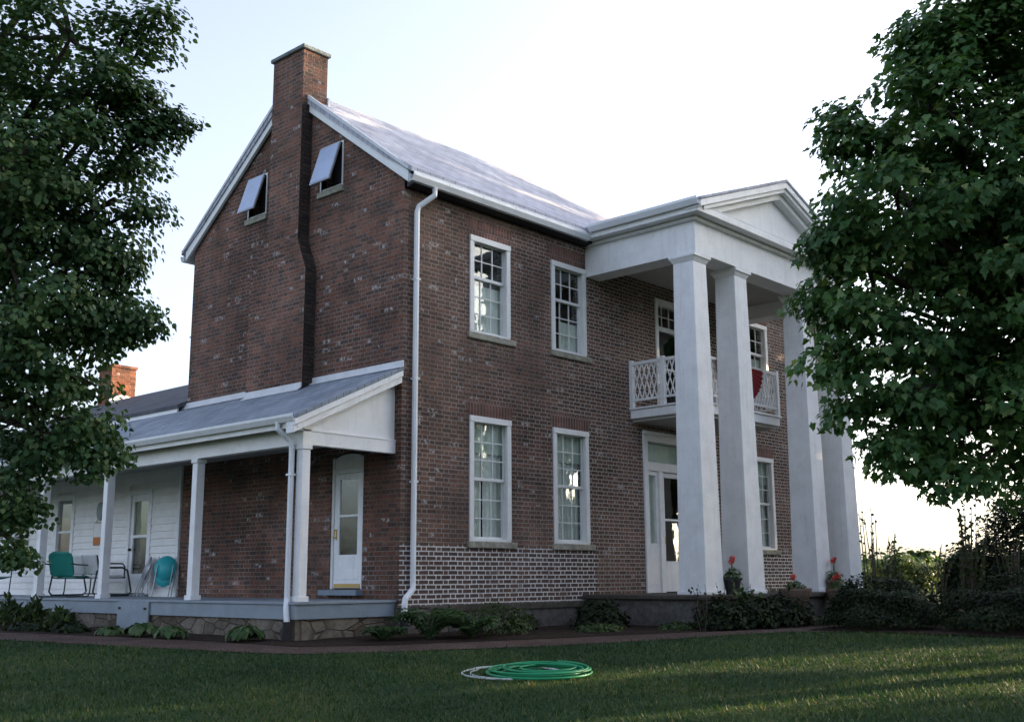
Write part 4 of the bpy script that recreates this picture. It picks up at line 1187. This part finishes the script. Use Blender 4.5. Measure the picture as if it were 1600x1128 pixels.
def shell(cx, w, z0, z1, lean, bulge=.03, rnd=.10, th=.012, n=10):
    """slightly dished back panel with rounded top corners in local x(width) / y(depth) / z"""
    m = MB(); rows = []
    for i in range(n + 1):
        t = i / n; z = z0 + (z1 - z0) * t
        e = max(0, (z - (z1 - rnd)) / rnd); hw = w / 2 - rnd * (1 - math.sqrt(max(0, 1 - e * e)))
        e2 = max(0, ((z0 + rnd * .6) - z) / (rnd * .6)); hw -= rnd * .6 * (1 - math.sqrt(max(0, 1 - e2 * e2)))
        hw = max(hw, .02)
        rows.append([(cx + hw * s_, lean * (z - z0) + bulge * (s_ * s_), z) for s_ in np.linspace(-1, 1, 9)])
    for i in range(n):
        for j in range(8):
            m.poly([rows[i][j], rows[i][j + 1], rows[i + 1][j + 1], rows[i + 1][j]])
    return m


def solid(o, t):
    import bmesh
    bm = bmesh.new(); bm.from_mesh(o.data); bmesh.ops.remove_doubles(bm, verts=bm.verts, dist=1e-5); bmesh.ops.recalc_face_normals(bm, faces=bm.faces); bm.to_mesh(o.data); bm.free()
    o.data.polygons.foreach_set('use_smooth', [True] * len(o.data.polygons))
    md = o.modifiers.new('thickness', 'SOLIDIFY'); md.thickness = t; return o


def lawn_chair(x, y, rz, label, mat):
    r = empty('lawn_chair', (x, y, PF), rz, label, 'chair', 'metal lawn chairs on the porch')
    # local: chair faces +y, back at -y
    solid(shell(0, .56, .40, .90, -.28, -.04, .12).build('backrest', mat, r), .012)
    s_ = MB(); 
    for i in range(6):
        for j in range(6):
            f = lambda a, b: (-.27 + .54 * a / 6, .0 + .50 * b / 6, .38 - .03 * math.sin(math.pi * b / 6) + .05 * b / 6)
            s_.poly([f(i, j), f(i + 1, j), f(i + 1, j + 1), f(i, j + 1)])
    solid(s_.build('seat', mat, r), .012)
    for s2 in (-1, 1):
        m = MB(); xx = .30 * s2
        m.tube([(xx, -.22, .66), (xx, -.05, .64), (xx, .36, .63), (xx, .45, .60), (xx, .47, .5), (xx, .44, .1), (xx, .40, .022), (xx, .3, .014), (xx, -.26, .014), (xx, -.33, .03)], .0135, 8)
        m.tube([(xx, .38, .40), (xx * .93, .1, .38), (xx * .93, -.03, .40)], .011, 6)
        m.build('leg_frame', M['chrome'] if mat is not M['green'] else M['tube'], r)
    MB().tube([(-.30, -.30, .02), (.30, -.30, .02)], .012, 8).build('crossbar', M['tube'], r)
    return r


lawn_chair(-1.40, 8.50, math.radians(-62), 'dark green metal chair with its back to the lawn, left of the porch door', M['green'])
lawn_chair(-1.15, 12.9, math.radians(-85), 'dark green metal chair at the far left end of the porch', M['green'])

# glider bench: faces -x (the lawn)
r = empty('glider_bench', (-.72, 8.85, PF), math.radians(-90), 'long tubular porch glider with pale cushions behind the green chair', 'bench')
for s2 in (-1, 1):
    xx = .95 * s2
    MB().tube([(xx, -.30, .03), (xx, -.36, .10), (xx, -.30, .50), (xx, -.22, .58), (xx, .25, .58), (xx, .36, .52), (xx, .46, .10), (xx, .40, .03), (xx, -.30, .025)], .019, 8).build('side_frame', M['tube'], r)
    MB().tube([(xx * .93, -.2, .38), (xx * .93, -.28, .82), (xx * .93, -.24, .66), (xx * .93, .28, .66), (xx * .93, .33, .60), (xx * .93, .33, .38)], .016, 8).build('arm_frame', M['tube'], r)
MB().tube([(-.95, .40, .05), (.95, .40, .05)], .016, 8).build('floor_rail', M['tube'], r)
MB().tube([(-.9, .34, .38), (.9, .34, .38)], .016, 8).build('seat_rail', M['tube'], r)
M['cushion'] = paint('pale_cushion', (.66, .66, .64), .8, .1)
for c in (-.58, 0, .58):
    MB().box(c - .27, c + .27, -.2, .33, .36, .43).build('seat_cushion', M['cushion'], r, .03)
    MB().prism([(-.20, .44), (-.13, .44), (-.24, .84), (-.31, .84)], 'x', c - .27, c + .27).build('back_cushion', M['cushion'], r, .025)


def folding_chair(x, y, lean, label, mat, rz):
    """folded chair leaning on the wall; local y is away from the wall"""
    r = empty('folding_chair', (x, y, PF), rz, label, 'chair', 'folded chairs leaning beside the porch door')
    k = lean
    for s2 in (-1, 1):
        MB().tube([(.20 * s2, .0 + .30, .012), (.195 * s2, .30 - k * .4, .4), (.18 * s2, .30 - k * .78, .78)], .012, 8).build('front_leg', M['chrome'], r)
        MB().tube([(.17 * s2, .36, .012), (.168 * s2, .34 - k * .3, .33), (.165 * s2, .33 - k * .6, .62)], .011, 8).build('rear_leg', M['chrome'], r)
    m = MB(); n = 24
    def disc(cz, rx, rz_, off):
        P = [(rx * math.cos(t), .32 + off - k * (cz + rz_ * math.sin(t)), cz + rz_ * math.sin(t)) for t in np.linspace(0, 2 * math.pi, n, endpoint=False)]
        return P
    m.poly(disc(.56, .235, .235, .0)); solid(m.build('backrest', mat, r), .014)
    m = MB(); m.poly(disc(.36, .19, .17, -.03)); solid(m.build('seat', mat, r), .014)
    MB().tube([(-.19, .30 - k * .18, .18), (.19, .30 - k * .18, .18)], .01, 6).build('stretcher', M['chrome'], r)
    return r


folding_chair(-.06, 6.80, .26, 'bright teal folded chair leaning upright right of the porch door', M['teal'], math.radians(124))
folding_chair(-.06, 7.35, .30, 'grey folded chair leaning in front of the porch door', M['alum'], math.radians(72))

# wall hangings by the wing door
pl = MB(); P = [(.13 * math.cos(t), .20 * math.sin(t)) for t in np.linspace(0, 2 * math.pi, 28, endpoint=False)]
pl.prism([(y + 9.84, z + 1.86) for y, z in P], 'x', -.055, -.021)
tag(pl.build('oval_plaque', paint('grey_green_plaque', (.30, .36, .36), .5, .15)), 'grey green oval plaque on the white siding above the orange picture', 'plaque')
r = empty('hanging_picture', (-.022, 9.86, 1.12), 0, 'small hanging picture, cream above and orange below, on white siding', 'picture')
MB().box(-.025, .0, -.20, .20, 0, .50).build('frame', paint('pale_wood', (.42, .33, .24), .6, .1), r)
MB().box(-.030, -.0255, -.18, .18, .18, .48).build('cream_panel', M['siding'], r)
MB().box(-.036, -.0255, -.18, .18, .02, .175).build('orange_panel', paint('orange_paint', (.55, .19, .05), .6, .1), r)
MB().tube([(-.012, -.15, .50), (-.012, 0, .62), (-.012, .15, .50)], .005, 5).build('cord', M['stem'], r)

# ------------------------------------------------------------------ hose on the lawn
def hose(name, label, mat, cx, cy, loops, rx, r, wobble, z0, ph, tail=None):
    pts = []
    n = int(loops * 40)
    offs = rng.normal(0, wobble, (int(loops) + 3, 4))
    for i in range(n):
        t = i / 40; k = int(t); f = t - k; o = offs[k] * (1 - f) + offs[k + 1] * f
        a = 2 * math.pi * t + ph
        R = rx * (.86 + o[2] * 1.3)
        x = cx + o[0] + math.cos(a) * R; y = cy + o[1] + math.sin(a) * R
        pts.append((x, y, ground_z(x, y) + z0 + .008 * t))
    if tail:
        for (x, y) in tail: pts.append((x, y, ground_z(x, y) + .03))
    o = MB().tube(pts, r, 7).build(name, mat, None, smooth=True)
    return tag(o, label, 'hose')


M['hoseg'] = paint('green_hose', (.012, .24, .10), .4, .08)
M['hosew'] = paint('pale_hose', (.48, .52, .50), .45, .08)
hose('garden_hose', 'bright green garden hose coiled on the lawn', M['hoseg'], -2.43, -5.02, 8, .60, .0125, .12, .014, .4)
hose('garden_hose', 'pale grey garden hose lying under the green coil with a loop out to its left', M['hosew'], -2.50, -4.86, 2, .62, .011, .07, .008, 1.8)

# ------------------------------------------------------------------ lawn grass
def inside(poly, X, Y):
    c = np.zeros(len(X), bool); n = len(poly)
    for i in range(n):
        x0, y0 = poly[i]; x1, y1 = poly[(i + 1) % n]
        h = ((y0 > Y) != (y1 > Y)) & (X < (x1 - x0) * (Y - y0) / (y1 - y0 + 1e-12) + x0)
        c ^= h
    return c


NB = 430000
ang = np.radians(47.46) + rng.uniform(-.56, .56, NB); dist = rng.uniform(5.5, 26, NB)
gx, gy = CAM[0] + dist * np.sin(ang), CAM[1] + dist * np.cos(ang)
bed = [(p[0] - .02, p[1] - .02) for p in EDGE] + [(12, -13), (30, -13), (30, 30), (-6.6, 30)]
keep = ~inside(bed, gx + rng.normal(0, .09, NB), gy + rng.normal(0, .09, NB))
patch = np.sin(gx * 1.3 + np.sin(gy * 1.1) * 1.5) * np.cos(gy * 1.7 + np.sin(gx * .7) * 2)
keep &= rng.uniform(0, 1, NB) < .72 + .28 * patch
gx, gy = gx[keep], gy[keep]; n = len(gx)
P = np.stack([gx, gy, tz(gx, gy) - .004], 1)
a = rng.uniform(0, 6.283, n)
Dn = np.stack([np.cos(a) * .7, np.sin(a) * .7, np.ones(n)], 1)
Nn = np.stack([-np.cos(a), -np.sin(a), np.full(n, .5)], 1) + rng.normal(0, .3, (n, 3))
g = leaves('grass', M['grass'], None, P, Nn, Dn, rng.uniform(.025, .062, n) * (1 + .012 * dist[keep]), [(-.12, 0), (.12, 0), (0, 1.0)], 0, .3)
tag(g, kind='stuff')

# ------------------------------------------------------------------ far field
def far_wood():
    cs = []; rs = []
    for i in range(420):
        az = math.radians(rng.uniform(40, 100)); d = rng.uniform(170, 260)
        x, y = CAM[0] + d * math.sin(az), CAM[1] + d * math.cos(az)
        h = rng.uniform(2.5, 5.8) * (1 + .25 * math.sin(az * 23))
        for q in range(3):
            cs.append(np.array([x + rng.normal(0, 2), y + rng.normal(0, 2), -1.6 + h * (.3 + .27 * q)])); rs.append(rng.uniform(1.6, 2.8) * (1.15 - .2 * q))
    C, Nn, Dd, S = sprays(cs, rs, 1.1, .9)
    o = leaves('distant_trees', M['shade'], None, C, Nn, Dd, S, OVAL)
    tag(o, kind='stuff')


M['field'] = leafmat('field_leaf', [(0, (.05, .09, .03)), (1, (.13, .16, .06))], .35)
far_wood()
for (az, d, r, h, lb) in ((66.5, 62, 2.6, 3.4, 'pale round tree far off in the field beyond the shrubs'), (69.5, 75, 3.2, 3.8, 'second round tree far off in the field behind the tall twiggy shrub'), (64.2, 88, 2.6, 3.2, 'small round tree in the field just right of the last column')):
    x, y = CAM[0] + d * math.sin(math.radians(az)), CAM[1] + d * math.cos(math.radians(az))
    tree('field_tree', lb, 'tree', (x, y, -1.4), (x, y, -.6), [((x, y, h * .25 - .2), r * .36), ((x + .9, y - .8, h * .2 - .2), r * .30), ((x - .9, y + .8, h * .22 - .2), r * .30)], M['field'], .16, OVAL, 26, .40, .10, 'trees in the far field', density=2.2)
